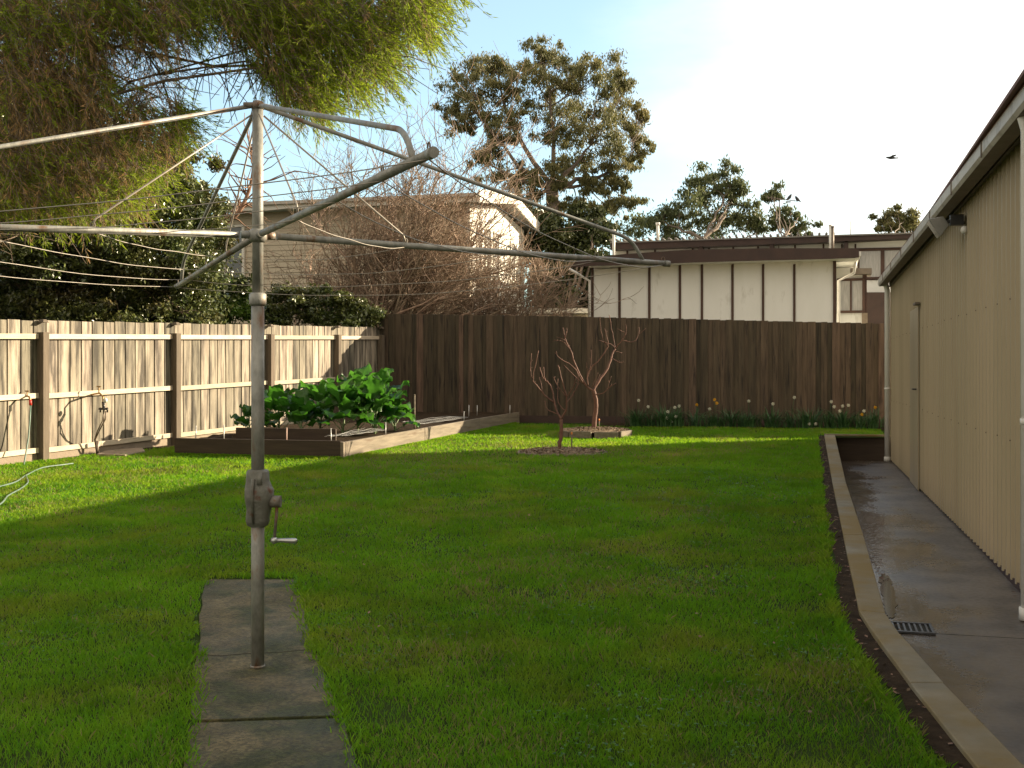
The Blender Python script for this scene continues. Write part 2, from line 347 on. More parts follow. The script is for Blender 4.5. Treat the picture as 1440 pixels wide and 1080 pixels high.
# wet path beside the shed
def wet():
    m = bpy.data.materials.new('wet_concrete'); m.use_nodes = True; nt = m.node_tree; N = nt.nodes; L = nt.links; bs = N['Principled BSDF']
    tc = N.new('ShaderNodeTexCoord')
    def nz(sc, det=5, st=(1,1,1)):
        mp = N.new('ShaderNodeMapping'); mp.inputs['Scale'].default_value = st; L.new(tc.outputs['Object'], mp.inputs[0])
        n = N.new('ShaderNodeTexNoise'); n.inputs['Scale'].default_value = sc; n.inputs['Detail'].default_value = det; L.new(mp.outputs[0], n.inputs['Vector']); return n.outputs['Fac']
    def rg(src, a, c, x, y):
        r = N.new('ShaderNodeMapRange'); r.interpolation_type = 'SMOOTHSTEP'
        for k, v in zip(('From Min','From Max','To Min','To Max'), (a, c, x, y)): r.inputs[k].default_value = v
        L.new(src, r.inputs['Value']); return r.outputs[0]
    cr = N.new('ShaderNodeMix'); cr.data_type = 'RGBA'; cr.inputs[6].default_value = (.060,.046,.034,1); cr.inputs[7].default_value = (.12,.095,.072,1)
    L.new(rg(nz(2.2), .35, .65, 0, 1), cr.inputs[0]); L.new(cr.outputs[2], bs.inputs['Base Color'])
    # wetter towards the kerb: a low side where the water lies
    sx = N.new('ShaderNodeSeparateXYZ'); L.new(tc.outputs['Object'], sx.inputs[0])
    add = N.new('ShaderNodeMath'); add.operation = 'MULTIPLY_ADD'; L.new(sx.outputs[0], add.inputs[0]); add.inputs[1].default_value = .55
    L.new(nz(1.1, 4, (1.3,.55,1)), add.inputs[2])
    r = rg(add.outputs[0], .78, 1.12, .16, .46)
    a2 = N.new('ShaderNodeMath'); a2.operation = 'ADD'; L.new(r, a2.inputs[0]); L.new(rg(nz(26, 6), .4, .7, -.04, .08), a2.inputs[1])
    L.new(a2.outputs[0], bs.inputs['Roughness']); bs.inputs['Specular IOR Level'].default_value = .95
    bp = N.new('ShaderNodeBump'); bp.inputs['Strength'].default_value = .12; bp.inputs['Distance'].default_value = .004; L.new(nz(70, 8), bp.inputs['Height']); L.new(bp.outputs[0], bs.inputs['Normal'])
    return m
M['wet'] = wet()
def strip_sheet(name, y0, y1, x0f, x1f, z, m, step=.3, kind='structure'):
    b = MB(); ys = np.linspace(y0, y1, max(2, int((y1-y0)/step)+1))
    for y in ys: b.v.append((x0f(y), y, z)); b.v.append((x1f(y), y, z))
    for j in range(len(ys)-1): b.face((2*j, 2*j+1, 2*j+3, 2*j+2))
    return tag(b.build(name, m), kind=kind)
SW = [G0(1255, 650), G0(1440, 835)]                    # shed wall foot, far and near
wx = lambda y: SW[0].x+(SW[1].x-SW[0].x)*(y-SW[0].y)/(SW[1].y-SW[0].y)
YF = SW[0].y
joints = [-3, 3.2, G0(1350, 893).y, G0(1200, 738).y, G0(1200, 683).y, YR-.05]
for a, c in zip(joints[:-1], joints[1:]):
    strip_sheet('side_path', a+.006, c-.006, lambda y: kx(y, ki)-.03, lambda y: wx(min(y, YF))+.4, 0.0, M['wet'])
strip_sheet('path_joint_bed', -3, YR-.02, lambda y: kx(y, ki)-.03, lambda y: wx(min(y, YF))+.4, -.006, M['joint'])
# dark retaining wall across the end of the sunken path
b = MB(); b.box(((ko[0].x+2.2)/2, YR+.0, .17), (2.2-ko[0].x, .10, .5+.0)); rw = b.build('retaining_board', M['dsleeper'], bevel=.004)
tag(rw, 'dark retaining board closing the far end of the sunken path', 'retaining wall')
b = MB(); b.box(((ko[0].x+2.2)/2, YR+.005, .445), (2.2-ko[0].x, .12, .03)); b.build('capping', M['kerb'], rw)
# puddle
pu = [(1236,812),(1243,806),(1251,812),(1257,828),(1261,846),(1260,860),(1256,869),(1247,869),(1243,858),(1240,840)]
pc = [G0(u, v, .004) for u, v in pu]; b = MB(); pts = []
for i, p in enumerate(pc):
    q = pc[(i+1) % len(pc)]
    for k in range(9):
        r_ = p.lerp(q, k/9); jit = .022*noise.noise(r_*14)+.012*noise.noise(r_*50)
        pts.append((r_.x+jit, r_.y+jit*2, .004))
for p in pts: b.v.append(p)
b.face(range(len(pts)))
M['water'] = mat('puddle_water', (.030,.024,.018), (.045,.034,.024), 8, .09, spec=1.0)
tag(b.build('puddle', M['water']), kind='structure')
# drain grate
d0 = [G0(1259,889,.008), G0(1306,889,.008), G0(1299,877,.008), G0(1253,877,.008)]
dc = sum(d0, Vector())/4
dr = thing('drain_grate', (dc.x, dc.y, 0), 'small square iron drain grate in the wet path by the kerb bend', 'drain grate')
b = MB(); s_ = .13
for sx in (-1, 1): b.box((dc.x+sx*s_, dc.y, .008), (.018, 2*s_+.018, .014)); b.box((dc.x, dc.y+sx*s_, .0085), (2*s_-.018, .018, .014))
b.build('frame', M['iron'], dr, bevel=.002)
b = MB()
for k in range(7): b.box((dc.x-s_+.035+k*.0325, dc.y, .007), (.012, 2*s_-.02, .010))
b.build('bars', M['iron'], dr)
b = MB(); b.box((dc.x, dc.y, .001), (2*s_, 2*s_, .003)); b.build('pit', M['joint'], dr)
# the slab path under the clothes hoist
def slab(name, pxs, th, m):
    b = MB(); top = []
    n = len(pxs)
    for i in range(n):
        a = G(*pxs[i], .02); c = G(*pxs[(i+1) % n], .02); k = 8
        for j in range(k):
            p = a.lerp(c, j/k); jj = .02*noise.noise(p*7)+.008*noise.noise(p*25); top.append((p.x+jj, p.y+jj*.6, .02*p.y+.007))
    b.prism([Vector(t)-Vector((0,0,th)) for t in top][::-1], (0,0,th)); return tag(b.build(name, m, bevel=.004), kind='structure')
S1 = [(288,812),(420,812),(440,905),(482,1001),(268,1008),(274,930)]
S2 = [(268,1012),(484,1005),(520,1110),(590,1300),(235,1300),(256,1110)]
slab('concrete_slab', S1, .08, M['slab']); slab('concrete_slab', S2, .08, M['slab'])
b = MB(); cr = [G(u, v, .02) for u, v in ((278,917),(310,919),(345,916),(395,914),(425,911),(441,910))]
b.tube([(p.x, p.y, .02*p.y+.0065) for p in cr], .003, 4); tag(b.build('slab_crack', M['joint']), kind='structure')
slabpoly = [(G(u, v).x, G(u, v).y) for u, v in [(288,812),(420,812),(440,905),(482,1001),(520,1110),(590,1300),(235,1300),(256,1110),(268,1008),(274,930)]]
# ------------------------------------------------------------------ soil strips
def soil(name, poly, z=.008, m='earth'):
    b = MB(); cx = sum(p[0] for p in poly)/len(poly); cy = sum(p[1] for p in poly)/len(poly)
    rings = 5; N_ = len(poly)
    for r_ in range(1, rings+1):
        for p in poly:
            t = r_/rings; x, y = cx+(p[0]-cx)*t, cy+(p[1]-cy)*t
            b.v.append((x, y, zl(x, y)+z*(1.2-t)+.004))
    b.v.append((cx, cy, zl(cx, cy)+z))
    for i in range(N_): b.face((len(b.v)-1, i, (i+1) % N_), True)
    for r_ in range(rings-1):
        for i in range(N_):
            j = (i+1) % N_; b.face((r_*N_+i, (r_+1)*N_+i, (r_+1)*N_+j, r_*N_+j), True)
    return tag(b.build(name, M[m]), kind='structure')
b = MB()                                               # gap of soil between lawn and kerb
ys = np.linspace(1.5, YR, 90)
for y in ys:
    wdt = .085+.05*noise.noise(Vector((0, y*2.5, 3)))
    for t in (0, .5, 1):
        x = kx(y)-wdt*(1-t)*1.2; b.v.append((x, y, zl(x, y)+.006+.006*noise.noise(Vector((x*20, y*20, 0)))))
for j in range(len(ys)-1):
    for i in (0, 1): b.face((3*j+i, 3*j+i+1, 3*j+4+i, 3*j+3+i), True)
tag(b.build('soil_gap', M['earth']), kind='structure')
b = MB(); ys = np.linspace(5, 23.4, 80)                # bare soil along the left fence
for y in ys:
    wdt = .28+.12*noise.noise(Vector((3, y*1.2, 3)))
    for t in (0, .5, 1):
        x = fx(y)+wdt*t; b.v.append((x, y, zl(x, y)+.010*(1-t)+.004))
for j in range(len(ys)-1):
    for i in (0, 1): b.face((3*j+i, 3*j+i+1, 3*j+4+i, 3*j+3+i), True)
tag(b.build('fence_soil', M['earth']), kind='structure')
b = MB(); xs = np.linspace(-4.2, 2.6, 60)              # flower bed soil at the back fence
for x in xs:
    for t, wv in ((0, 0), (.5, .02), (1, 0)):
        y = YB-.02-(.95+.12*noise.noise(Vector((x*1.5, 0, 0))))*t; b.v.append((x, y, zl(x, y)+.012+wv))
for j in range(len(xs)-1):
    for i in (0, 1): b.face((3*j+i, 3*j+i+1, 3*j+4+i, 3*j+3+i)[::-1], True)
tag(b.build('flower_bed_soil', M['earth']), kind='structure')
# ------------------------------------------------------------------ garden bed corners (needed by the grass too)
BF = 15.3; bx0, bx1 = -9.35, -6.6
bside = lambda y: bx1+(y-BF)*(.5/8.2)
T1 = G(790, 636); T2 = G(838, 614)
# ------------------------------------------------------------------ grass
def in_poly(x, y, poly):
    c = np.zeros(len(x), bool); n = len(poly); j = n-1
    for i in range(n):
        xi, yi = poly[i]; xj, yj = poly[j]
        c ^= ((yi > y) != (yj > y)) & (x < (xj-xi)*(y-yi)/(yj-yi+1e-12)+xi); j = i
    return c
def vnoise(x, y, s, seed=0):                           # cheap smooth value noise
    r = np.random.RandomState(seed); T = r.rand(64, 64)
    X, Y = x*s, y*s; xi = np.floor(X).astype(int); yi = np.floor(Y).astype(int); fx_, fy_ = X-xi, Y-yi
    fx_ = fx_*fx_*(3-2*fx_); fy_ = fy_*fy_*(3-2*fy_)
    g = lambda a, c: T[a % 64, c % 64]
    return (g(xi, yi)*(1-fx_)+g(xi+1, yi)*fx_)*(1-fy_)+(g(xi, yi+1)*(1-fx_)+g(xi+1, yi+1)*fx_)*fy_
NB = 980000
e_ = .85; u_ = rs.rand(NB); d = (3.3**e_+(25.5**e_-3.3**e_)*u_)**(1/e_); cx = rs.uniform(-.58, .58, NB)
gx = d*(-SA+cx*CA); gy = d*(CA+cx*SA)
kxs = np.interp(gy, [p.y for p in ko][::-1], [p.x for p in ko][::-1])
edge = .055+.10*vnoise(gx, gy, 5, 3)
keep = (gx > -13+.157*gy+.18+.25*vnoise(gx, gy, 2.1, 5)) & (gy < YB-.8-.3*vnoise(gx, gy, 3, 6)*(gx > -4.5)) & ((gx < kxs-edge) | (gy > YR+.15)) & (gx < 1.2)
sp = np.array(slabpoly); sj = .09*(vnoise(gx, gy, 5, 8)-.5)+.05*(vnoise(gx, gy, 19, 18)-.5)
keep &= ~in_poly(gx+sj, gy+sj, slabpoly)
keep &= ~((gx < bx1+(gy-BF)*(.5/8.2)+.03) & (gy > BF-.05) & (gx > bx0-.05))
for T, rr in ((T1, .74), (T2, .66)):
    keep &= ((gx-T.x)**2+(gy-T.y)**2) > (rr-.05+.16*(vnoise(gx, gy, 6, 9)-.4))**2
bare = vnoise(gx, gy, 1.1, 12)*.55+vnoise(gx, gy, 3.2, 13)*.3+vnoise(gx, gy, 9, 14)*.15
near_bed = np.exp(-(((gx+5.6)/1.0)**2+((gy-15.6)/1.3)**2))+.8*np.exp(-(((gx+3.4)/1.4)**2+((gy-17)/1.0)**2))
keep &= rs.rand(NB) > np.clip((bare-.60)*3.2, 0, .7)
keep &= rs.rand(NB) > near_bed*.45
gx, gy, d = gx[keep], gy[keep], d[keep]; n = len(gx)
gz = .02*gy+.010*np.array([flat(a, c)*noise.noise(Vector((a*.7, c*.7, 0))) for a, c in zip(gx, gy)])
tuft = vnoise(gx, gy, 2.6, 21)*.5+vnoise(gx, gy, 8, 22)*.5
hgt = (.018+.030*rs.rand(n))*(.55+.95*tuft)*np.clip(.8+d/40, .8, 1.2)
wid = .0016*(d/4)**.78*(.7+.6*rs.rand(n))
an = rs.rand(n)*2*np.pi; ln = hgt*rs.uniform(.2, 1.1, n); la = rs.rand(n)*2*np.pi
base = np.stack([gx, gy, gz-.004], 1); side = np.stack([np.cos(an)*wid, np.sin(an)*wid, 0*an], 1)
lean = np.stack([np.cos(la)*ln, np.sin(la)*ln, 0*an], 1); up = np.stack([0*hgt, 0*hgt, hgt], 1)
mid = base+lean*.35+up*.6
tri = np.stack([base-side, base+side, mid+side*.8, base+lean+up, mid-side*.8], 1)
gv = np.clip(.38*rs.rand(n)+.95*(vnoise(gx, gy, 1.5, 31)*.45+vnoise(gx, gy, 4.5, 32)*.55)-.17, 0, 1)
dry_ = rs.rand(n) < .035+.24*np.clip((vnoise(gx, gy, .9, 51)*.5+vnoise(gx, gy, 2.7, 52)*.5-.52)*4, 0, 1)
dry_ |= rs.rand(n) < near_bed[keep]*.35
M['dryg'] = mat('dry_grass', (.22,.19,.07), (.32,.26,.11), 2, .7, vary=.4, trans=.3)
b = MB(); b.quads(tri[dry_], gv[dry_]); tag(b.build('dry_grass', M['dryg']), 'dry straw coloured blades in worn patches of the lawn', 'dry grass', kind='stuff')
b = MB(); b.quads(tri[~dry_], gv[~dry_]); tag(b.build('lawn_grass', M['grass']), 'short green grass covering the lawn', 'grass', kind='stuff')
q = []; qv = []                                         # clover and broad leaved weeds in patches
for k in range(26000):
    y = random.uniform(3.4, 15); x = random.uniform(-9, 1)
    if vnoise(np.array([x]), np.array([y]), 1.3, 41)[0]*.6+vnoise(np.array([x]), np.array([y]), 4, 42)[0]*.4 < .56: continue
    c_ = (y*CA-x*SA); 
    if x > kx(y)-.2 or x < fx(y)+.3 or c_ < 3.3: continue
    if in_poly(np.array([x]), np.array([y]), slabpoly)[0] or (y > BF-.1 and x < bside(y)+.1): continue
    z = zl(x, y)+random.uniform(.015, .034)
    for j in range(3):
        a = random.random()*6.28; r_ = random.uniform(.005, .010)*max(1, c_/9); u1 = Vector((math.cos(a), math.sin(a), random.uniform(-.3,.4))); u2 = Vector((-math.sin(a), math.cos(a), random.uniform(-.2,.2))); o_ = Vector((x, y, z))
        q.append([list(o_), list(o_+u1*r_+u2*r_*.7), list(o_+u1*r_*1.7), list(o_+u1*r_-u2*r_*.7)]); qv.append(random.random())
M['clover'] = mat('clover_leaf', (.045,.14,.020), (.085,.20,.030), 4, .5, vary=.5, trans=.35, tcol=(.2,.4,.03))
b = MB(); b.quads(np.array(q), np.array(qv)); tag(b.build('clover', M['clover']), 'patches of small round leaved clover among the lawn grass', 'clover', kind='stuff')
# longer ragged tufts along slab edges and fence foot
pts = []
for i in range(len(slabpoly)-1):
    a, c = Vector(slabpoly[i]), Vector(slabpoly[i+1])
    if i in (5,): continue
    for k in range(int((c-a).length*260)):
        p = a.lerp(c, random.random()); pts.append((p.x+random.gauss(0, .034), p.y+random.gauss(0, .034)))
for k in range(9000):
    y = random.uniform(9, 23); x = fx(y)+.12+abs(random.gauss(0, .18))
    if noise.noise(Vector((x*2, y*2, 9))) > 0: pts.append((x, y))
for k in range(5000):
    y = random.uniform(3.5, YR); pts.append((kx(y)-.13-abs(random.gauss(0, .04)), y))
for k in range(4500):
    x = random.uniform(bx0, bx1); pts.append((x, BF-.04-abs(random.gauss(0, .03))))
for k in range(7000):
    y = random.uniform(BF, YB-.5); pts.append((bside(y)+.04+abs(random.gauss(0, .04)), y))
A = np.array(pts); n = len(A); hg = rs.uniform(.02, .055, n); wd = .0035*np.clip(np.hypot(A[:,0], A[:,1])/7, .6, 2); an = rs.rand(n)*6.28; la = rs.rand(n)*6.28
base = np.stack([A[:,0], A[:,1], .02*A[:,1]], 1); side = np.stack([np.cos(an)*wd, np.sin(an)*wd, 0*an], 1)
lean = np.stack([np.cos(la)*hg*.8, np.sin(la)*hg*.8, hg], 1); mid = base+lean*.5+np.array([0,0,.008])
b = MB(); b.quads(np.stack([base-side, base+side, mid+side*.8, base+lean, mid-side*.8], 1), rs.rand(n))
tag(b.build('edge_grass', M['grass']), 'longer ragged grass along the slab, kerb and garden bed edges', 'grass', kind='stuff')
# fallen leaves
pts = []
for k in range(420):
    y = random.uniform(3.5, YR); pts.append((kx(y)-random.uniform(.0, .13), y, 0))
for k in range(160):
    x = random.uniform(-8, .3); y = random.uniform(5, 19)
    if x < kx(y)-.2: pts.append((x, y, .022))
for k in range(300):
    y = random.uniform(10, 16); pts.append((fx(y)+random.uniform(.05, .5), y, .006))
q = []
for (x, y, o) in pts:
    s_ = random.uniform(.008, .02); c0 = Vector((x, y, zl(x, y)+.012+o)); a = random.random()*6.28
    d1 = Vector((math.cos(a), math.sin(a), random.uniform(-.3, .3)))*s_; d2 = Vector((-math.sin(a), math.cos(a), random.uniform(-.3, .5)))*s_*.5
    q.append([c0-d1, c0+d2, c0+d1, c0-d2])
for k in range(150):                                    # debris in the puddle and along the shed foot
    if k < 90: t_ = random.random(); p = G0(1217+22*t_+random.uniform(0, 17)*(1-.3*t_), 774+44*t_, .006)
    elif k < 108: p = G0(random.uniform(1250, 1268), random.uniform(870, 886), .012)
    else:
        y = random.uniform(4, YF); p = Vector((wx(y)-.03-abs(random.gauss(0, .05)), y, .006))
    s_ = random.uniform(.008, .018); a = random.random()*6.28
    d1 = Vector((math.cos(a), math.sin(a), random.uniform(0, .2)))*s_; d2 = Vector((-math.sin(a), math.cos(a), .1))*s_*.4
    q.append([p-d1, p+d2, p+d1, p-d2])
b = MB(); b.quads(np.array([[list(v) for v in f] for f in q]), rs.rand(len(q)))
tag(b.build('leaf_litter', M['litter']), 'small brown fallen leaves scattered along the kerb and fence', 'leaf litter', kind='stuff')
# ------------------------------------------------------------------ left fence
rz_f = math.atan(.157)
fl = thing('timber_fence', (fx(14), 14, .28), 'sunlit silvery paling fence with exposed rails and posts along the left side', 'fence')
nrm = Vector((math.cos(rz_f), -math.sin(rz_f), 0))      # towards the yard
def fp(y, off, z): return Vector((fx(y), y, 0))+nrm*off+Vector((0, 0, z))
zb = lambda y: .28+.024*(y-14.1)
bk = []; b = MB(); y = 2.0
while y < YB-.02:
    wv = .222+random.uniform(-.01, .01); yy = y+wv/2; ztop = zb(yy)+2.03+random.uniform(-.008, .008); z0 = zb(yy)+.17
    b.box(fp(yy, -.012+random.uniform(-.003, .003), (ztop+z0)/2), (.016, wv-.016, ztop-z0), -rz_f, val=random.random())
    bk.append(y+wv+.002); y += wv+.004
b.build('palings', M['fence'], fl, bevel=.002)
b = MB()
for y in bk: b.box(fp(y, -.052, zb(y)+1.09), (.014, .12, 1.84), -rz_f, val=random.random()*.4)   # lapped boards behind the gaps
b.build('backing_palings', M['bfence'], fl)
for zz, hh, mm in ((1.80, .075, 'rail'), (.94, .075, 'rail'), (.155, .075, 'rail')):
    for y0, y1 in ((2, 5.9), (5.9, 8.65), (8.65, 11.4), (11.4, 14.1), (14.1, 16.9), (16.9, 19.5), (19.5, 21.8), (21.8, YB-.03)):
        b = MB(); b.beam(fp(y0+.06, .028, zb(y0)+zz), fp(y1-.06, .028, zb(y1)+zz+(.01 if zz < 1 else 0)), .045, hh, val=random.random()); b.build('rail', M[mm], fl, bevel=.004)
b = MB(); b.beam(fp(2, .0, zb(2)+.03), fp(YB-.03, .0, zb(YB)+.03), .03, .19); b.build('plinth_board', M['stone'], fl)
for y in (5.9, 8.65, 11.4, 14.1, 16.9, 19.5, 21.8, YB-.06):
    b = MB(); zt = zb(y)+1.86; c = fp(y, .065, 0)
    b.box((c.x, c.y, (zt-.3)/2+.05), (.125, .115, zt+.2), -rz_f, val=random.random())
    b.box((c.x, c.y, zt+.1625-.0), (.125, .115, .045), -rz_f, top=.55); b.build('post', M['post'], fl, bevel=.006)
# ------------------------------------------------------------------ back fence
fb = thing('timber_fence', (-4, YB, .45), 'tall dark brown paling fence across the back of the yard', 'fence')
tl = lambda x: np.interp(x, [PY(536, 441, YB).x, PY(760, 444, YB).x, PY(1250, 455, YB).x, 6], [PY(536, 441, YB).z, PY(760, 444, YB).z, PY(1250, 455, YB).z, 2.45])
b = MB(); x = PY(533, 441, YB).x; k = 0
while x < 5.5:
    wv = random.choice((.15, .15, .148, .12, .10)); back = k % 2
    if back: wv = random.uniform(.085, .12)
    zt = float(tl(x))+random.uniform(-.004, .004)-(.006 if back else 0)
    b.box((x+wv/2, YB+(.016 if back else 0)+random.uniform(-.003, .003), (zt+.5)/2), (wv+(.02 if back else 0), .015, zt-.5), random.uniform(-.015, .015), val=random.random()*(.6 if back else 1.0))
    x += wv-.0
    k += 1
b.build('palings', M['bfence'], fb, bevel=.002)
b = MB(); b.beam((PY(533,441,YB).x, YB+.005, .5), (5.5, YB+.005, .5), .04, .25); b.build('plinth_board', M['dbrown'], fb)
b = MB()
for zz in (.8, 1.5, 2.2): b.beam((PY(533,441,YB).x, YB+.055, zz), (5.5, YB+.055, zz), .05, .075)
b.build('rails', M['post'], fb)
# ------------------------------------------------------------------ taps, hose, stone
def tap_wall(y, z): return fp(y, .05, z)
ta = P(38, 556, 16.25); tb = P(146, 556, 17.45)
t1 = thing('garden_tap', ta, 'brass tap with red hose fitting on the left fence rail by the nearest post', 'tap')
b = MB(); a0 = ta; b.tube([P(20,562,16.2), P(30,558,16.2), P(38,557,16.1)], .012, 8); b.tube([P(38,557,16.1), P(41,558,16.05), P(42.5,563,16.0)], .013, 8); b.build('spout', M['brass'], t1)
b = MB(); b.tube([P(38,556,16.1), P(38,551,16.1)], .008, 6); b.tube([P(35,550,16.1), P(41,550,16.1)], .010, 6); b.build('tap_handle', M['brass'], t1)
b = MB(); b.tube([P(42.5,562,16.0), P(43,570,16.0)], .020, 8); b.build('hose_fitting', M['red'], t1)
t2 = thing('garden_tap', tb, 'brass tap with round timer and branching black pipes beside the paving stone', 'tap')
b = MB(); b.tube([P(125,556,17.3), P(133,554,17.2), P(140,553,17.05), P(145,558,17.0), P(145,566,17.0)], .014, 8); b.tube([P(139,552,17.1), P(139,544,17.1)], .008, 6); b.tube([P(136,543.5,17.1), P(142,543.5,17.1)], .010, 6); b.build('spout', M['brass'], t2)
b = MB(); c0 = P(148, 563, 16.95); b.blob(c0, (.035, .03, .04)); b.build('timer_dial', M['pvc'], t2)
b = MB(); b.tube([P(145,566,17.0), P(146,574,16.95)], .022, 8); b.tube([P(139,575,16.95), P(152,575,16.95)], .016, 8)
for uu in (141, 146, 151): b.tube([P(uu,573,16.93), P(uu,580,16.93)], .012, 6)
b.build('manifold', M['black'], t2)
b = MB(); b.tube([P(149,578,16.95), P(148,590,16.95), P(140,605,17.0), P(134,618,17.1), P(137,640,17.2)], .011, 6)
b.tube([P(146,580,16.95), P(144,592,16.97), P(137,606,17.0), P(133,618,17.1), P(136,638,17.2)], .009, 6); b.tube([P(137,620,17.2), P(137,640,17.2)], .022, 8)
b.build('supply_pipes', M['pipe'], t2)
b = MB(); hp = [P(43,569,16.0), P(42,590,15.95), P(40,615,15.9), P(36,640,15.8), P(32,662,15.6)]
b.tube(hp, .011, 6); c = MB()
tag(b.build('garden_hose', M['hose']), 'pale green hose hanging straight down from the red tap fitting', 'hose')
def onlawn(pl, r): return [Vector((G(u, v).x, G(u, v).y, zl(G(u, v).x, G(u, v).y)+r+.022)) for u, v in pl]
def smooth(pl, k=6):
    out = []
    for i in range(len(pl)-1):
        p0, p1, p2, p3 = pl[max(i-1,0)], pl[i], pl[i+1], pl[min(i+2,len(pl)-1)]
        for j in range(k):
            t = j/k; out.append(.5*((2*p1)+(p2-p0)*t+(2*p0-5*p1+4*p2-p3)*t*t+(3*p1-p0-3*p2+p3)*t**3))
    return out+[pl[-1]]
b = MB(); b.tube(smooth(onlawn([(-60,700),(-20,692),(0,688),(22,682),(38,671),(60,661),(88,657),(103,655)], .010)), .0095, 8)
b.tube(smooth(onlawn([(-30,730),(0,714),(8,705),(12,700),(30,690),(39,683),(38,676),(36,672)], .010)), .009, 8)
tag(b.build('garden_hose', M['hose']), 'pale green hose lying in loops on the lawn at the left', 'hose')
b = MB(); p = [G(136,643), G(176,644), G(204,638), G(200,634), G(150,637)]
b.prism([Vector((v.x, v.y, zl(v.x, v.y)+.0)) for v in p][::-1], (0,0,.05)); tag(b.build('paving_stone', M['stone'], bevel=.008), 'flat mossy paving stone lying at the foot of the left fence', 'paving stone')
# ------------------------------------------------------------------ raised bed
gb = thing('raised_garden_bed', (bx1, BF, .3), 'long raised vegetable bed with timber sleeper sides in the back left corner', 'garden bed')
zb0 = .02*BF
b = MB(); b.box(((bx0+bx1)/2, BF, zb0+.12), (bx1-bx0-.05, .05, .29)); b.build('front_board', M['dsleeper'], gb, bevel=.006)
for y0, y1 in ((BF-.03, 18.3), (18.31, 21.0), (21.01, YB-.1)):
    b = MB(); b.beam((bside(y0), y0, .02*y0+.11), (bside(y1), y1, .02*y1+.11-(.02 if y1 > 21 else 0)), .05, .27); b.build('side_board', M['sleeper'], gb, bevel=.006)
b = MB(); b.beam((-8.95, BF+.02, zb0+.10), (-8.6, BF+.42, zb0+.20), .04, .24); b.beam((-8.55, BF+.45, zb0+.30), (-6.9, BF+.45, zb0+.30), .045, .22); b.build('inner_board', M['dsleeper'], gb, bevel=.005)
b = MB(); b.box((-6.66, BF+.06, zb0+.10), (.07, .07, .30)); b.build('corner_post', M['dsleeper'], gb)
b = MB(); ys = np.linspace(BF+.02, YB-.12, 44)
for y in ys:
    xa = (bx0 if y < 16.2 else max(bx0, fx(y)+.14)) ; xa = max(bx0, fx(y)+.14); xb = bside(y)-.03
    for i in range(15):
        x = xa+(xb-xa)*i/14; b.v.append((x, y, .02*y+.17+(.04 if y > BF+.5 else -.03)+.05*noise.noise(Vector((x*3, y*3, 2)))))
for j in range(len(ys)-1):
    for i in range(14): b.face((j*15+i, j*15+i+1, (j+1)*15+i+1, (j+1)*15+i), True)
b.build('soil', M['earth'], gb)
# stakes pushed into the bed
def stake(p, h, r, m, label, grp=None, lean=(0,0)):
    b = MB(); p = Vector(p); b.tube([p-Vector((0,0,.1)), p+Vector((lean[0]*h, lean[1]*h, h))], r, 6); b.blob(p+Vector((lean[0]*h, lean[1]*h, h)), (r*1.25,)*3, 6, 4)
    o = b.build('garden_stake', M[m]); tag(o, label, 'stake', grp)
pk = G(575, 604); stake((bside(18.2)-.12, 18.2, .55), .62, .014, 'sleeper', 'tall slim bare wooden stake standing at the right end of the kale')
M['pinkw'] = mat('pinkish_stake', (.55,.36,.30), (.62,.42,.35), 8, .7)
for i, (u, v, h) in enumerate(((275,618,.18),(315,612,.2),(403,617,.17),(466,617,.17),(522,611,.18),(640,592,.16),(674,584,.20),(692,584,.17),(714,583,.15))):
    p = P(u, v, 0.1); y = BF+.10 if u < 500 else None
    if y is not None: q_ = PY(u, 618, y); q_.z = zb0+.26
    else:
        yy = {522:16.9, 640:20.4, 674:22.0, 692:22.5, 714:23.1}[u]; q_ = Vector((bside(yy)-.06-(.5 if u > 650 and u < 700 else 0), yy, .02*yy+.24))
    stake(q_, h, .008, 'pinkw' if u in (403,) else 'net', 'short thin metal stake edging the raised garden bed' if u != 403 else 'short pinkish peg standing behind the dark front board of the bed', 'short stakes around the raised bed' if u != 403 else None, (random.uniform(-.05,.05), 0))
# netting lying on the bed edge
def net(name, pxy, rows, cols, label):
    b = MB(); a, c, d_, e = pxy
    g = lambda s, t: a.lerp(c, s).lerp(e.lerp(d_, s), t)+Vector((0, 0, .035*noise.noise(Vector((s*4, t*3, 1)))+.02))
    for i in range(rows+1): b.tube([g(j/12, i/rows) for j in range(13)], .0022, 3)
    for j in range(cols+1): b.tube([g(j/cols, i/5) for i in range(6)], .0022, 3)
    return tag(b.build(name, M['net']), label, 'netting')
y0, y1 = BF+.12, 16.9
net('wire_netting', (Vector((bside(y0)-.05, y0, .62)), Vector((bside(y1)-.05, y1, .63)), Vector((bside(y1)-.35, y1, .66)), Vector((bside(y0)-.35, y0, .60))), 6, 22, 'crumpled grey wire netting on the near corner of the garden bed')
net('wire_netting', (Vector((bside(18.3)-.05, 18.3, .66)), Vector((bside(20.6)-.05, 20.6, .68)), Vector((bside(20.6)-.45, 20.6, .70)), Vector((bside(18.3)-.45, 18.3, .68))), 8, 26, 'pale wire netting on the garden bed edge past the kale')
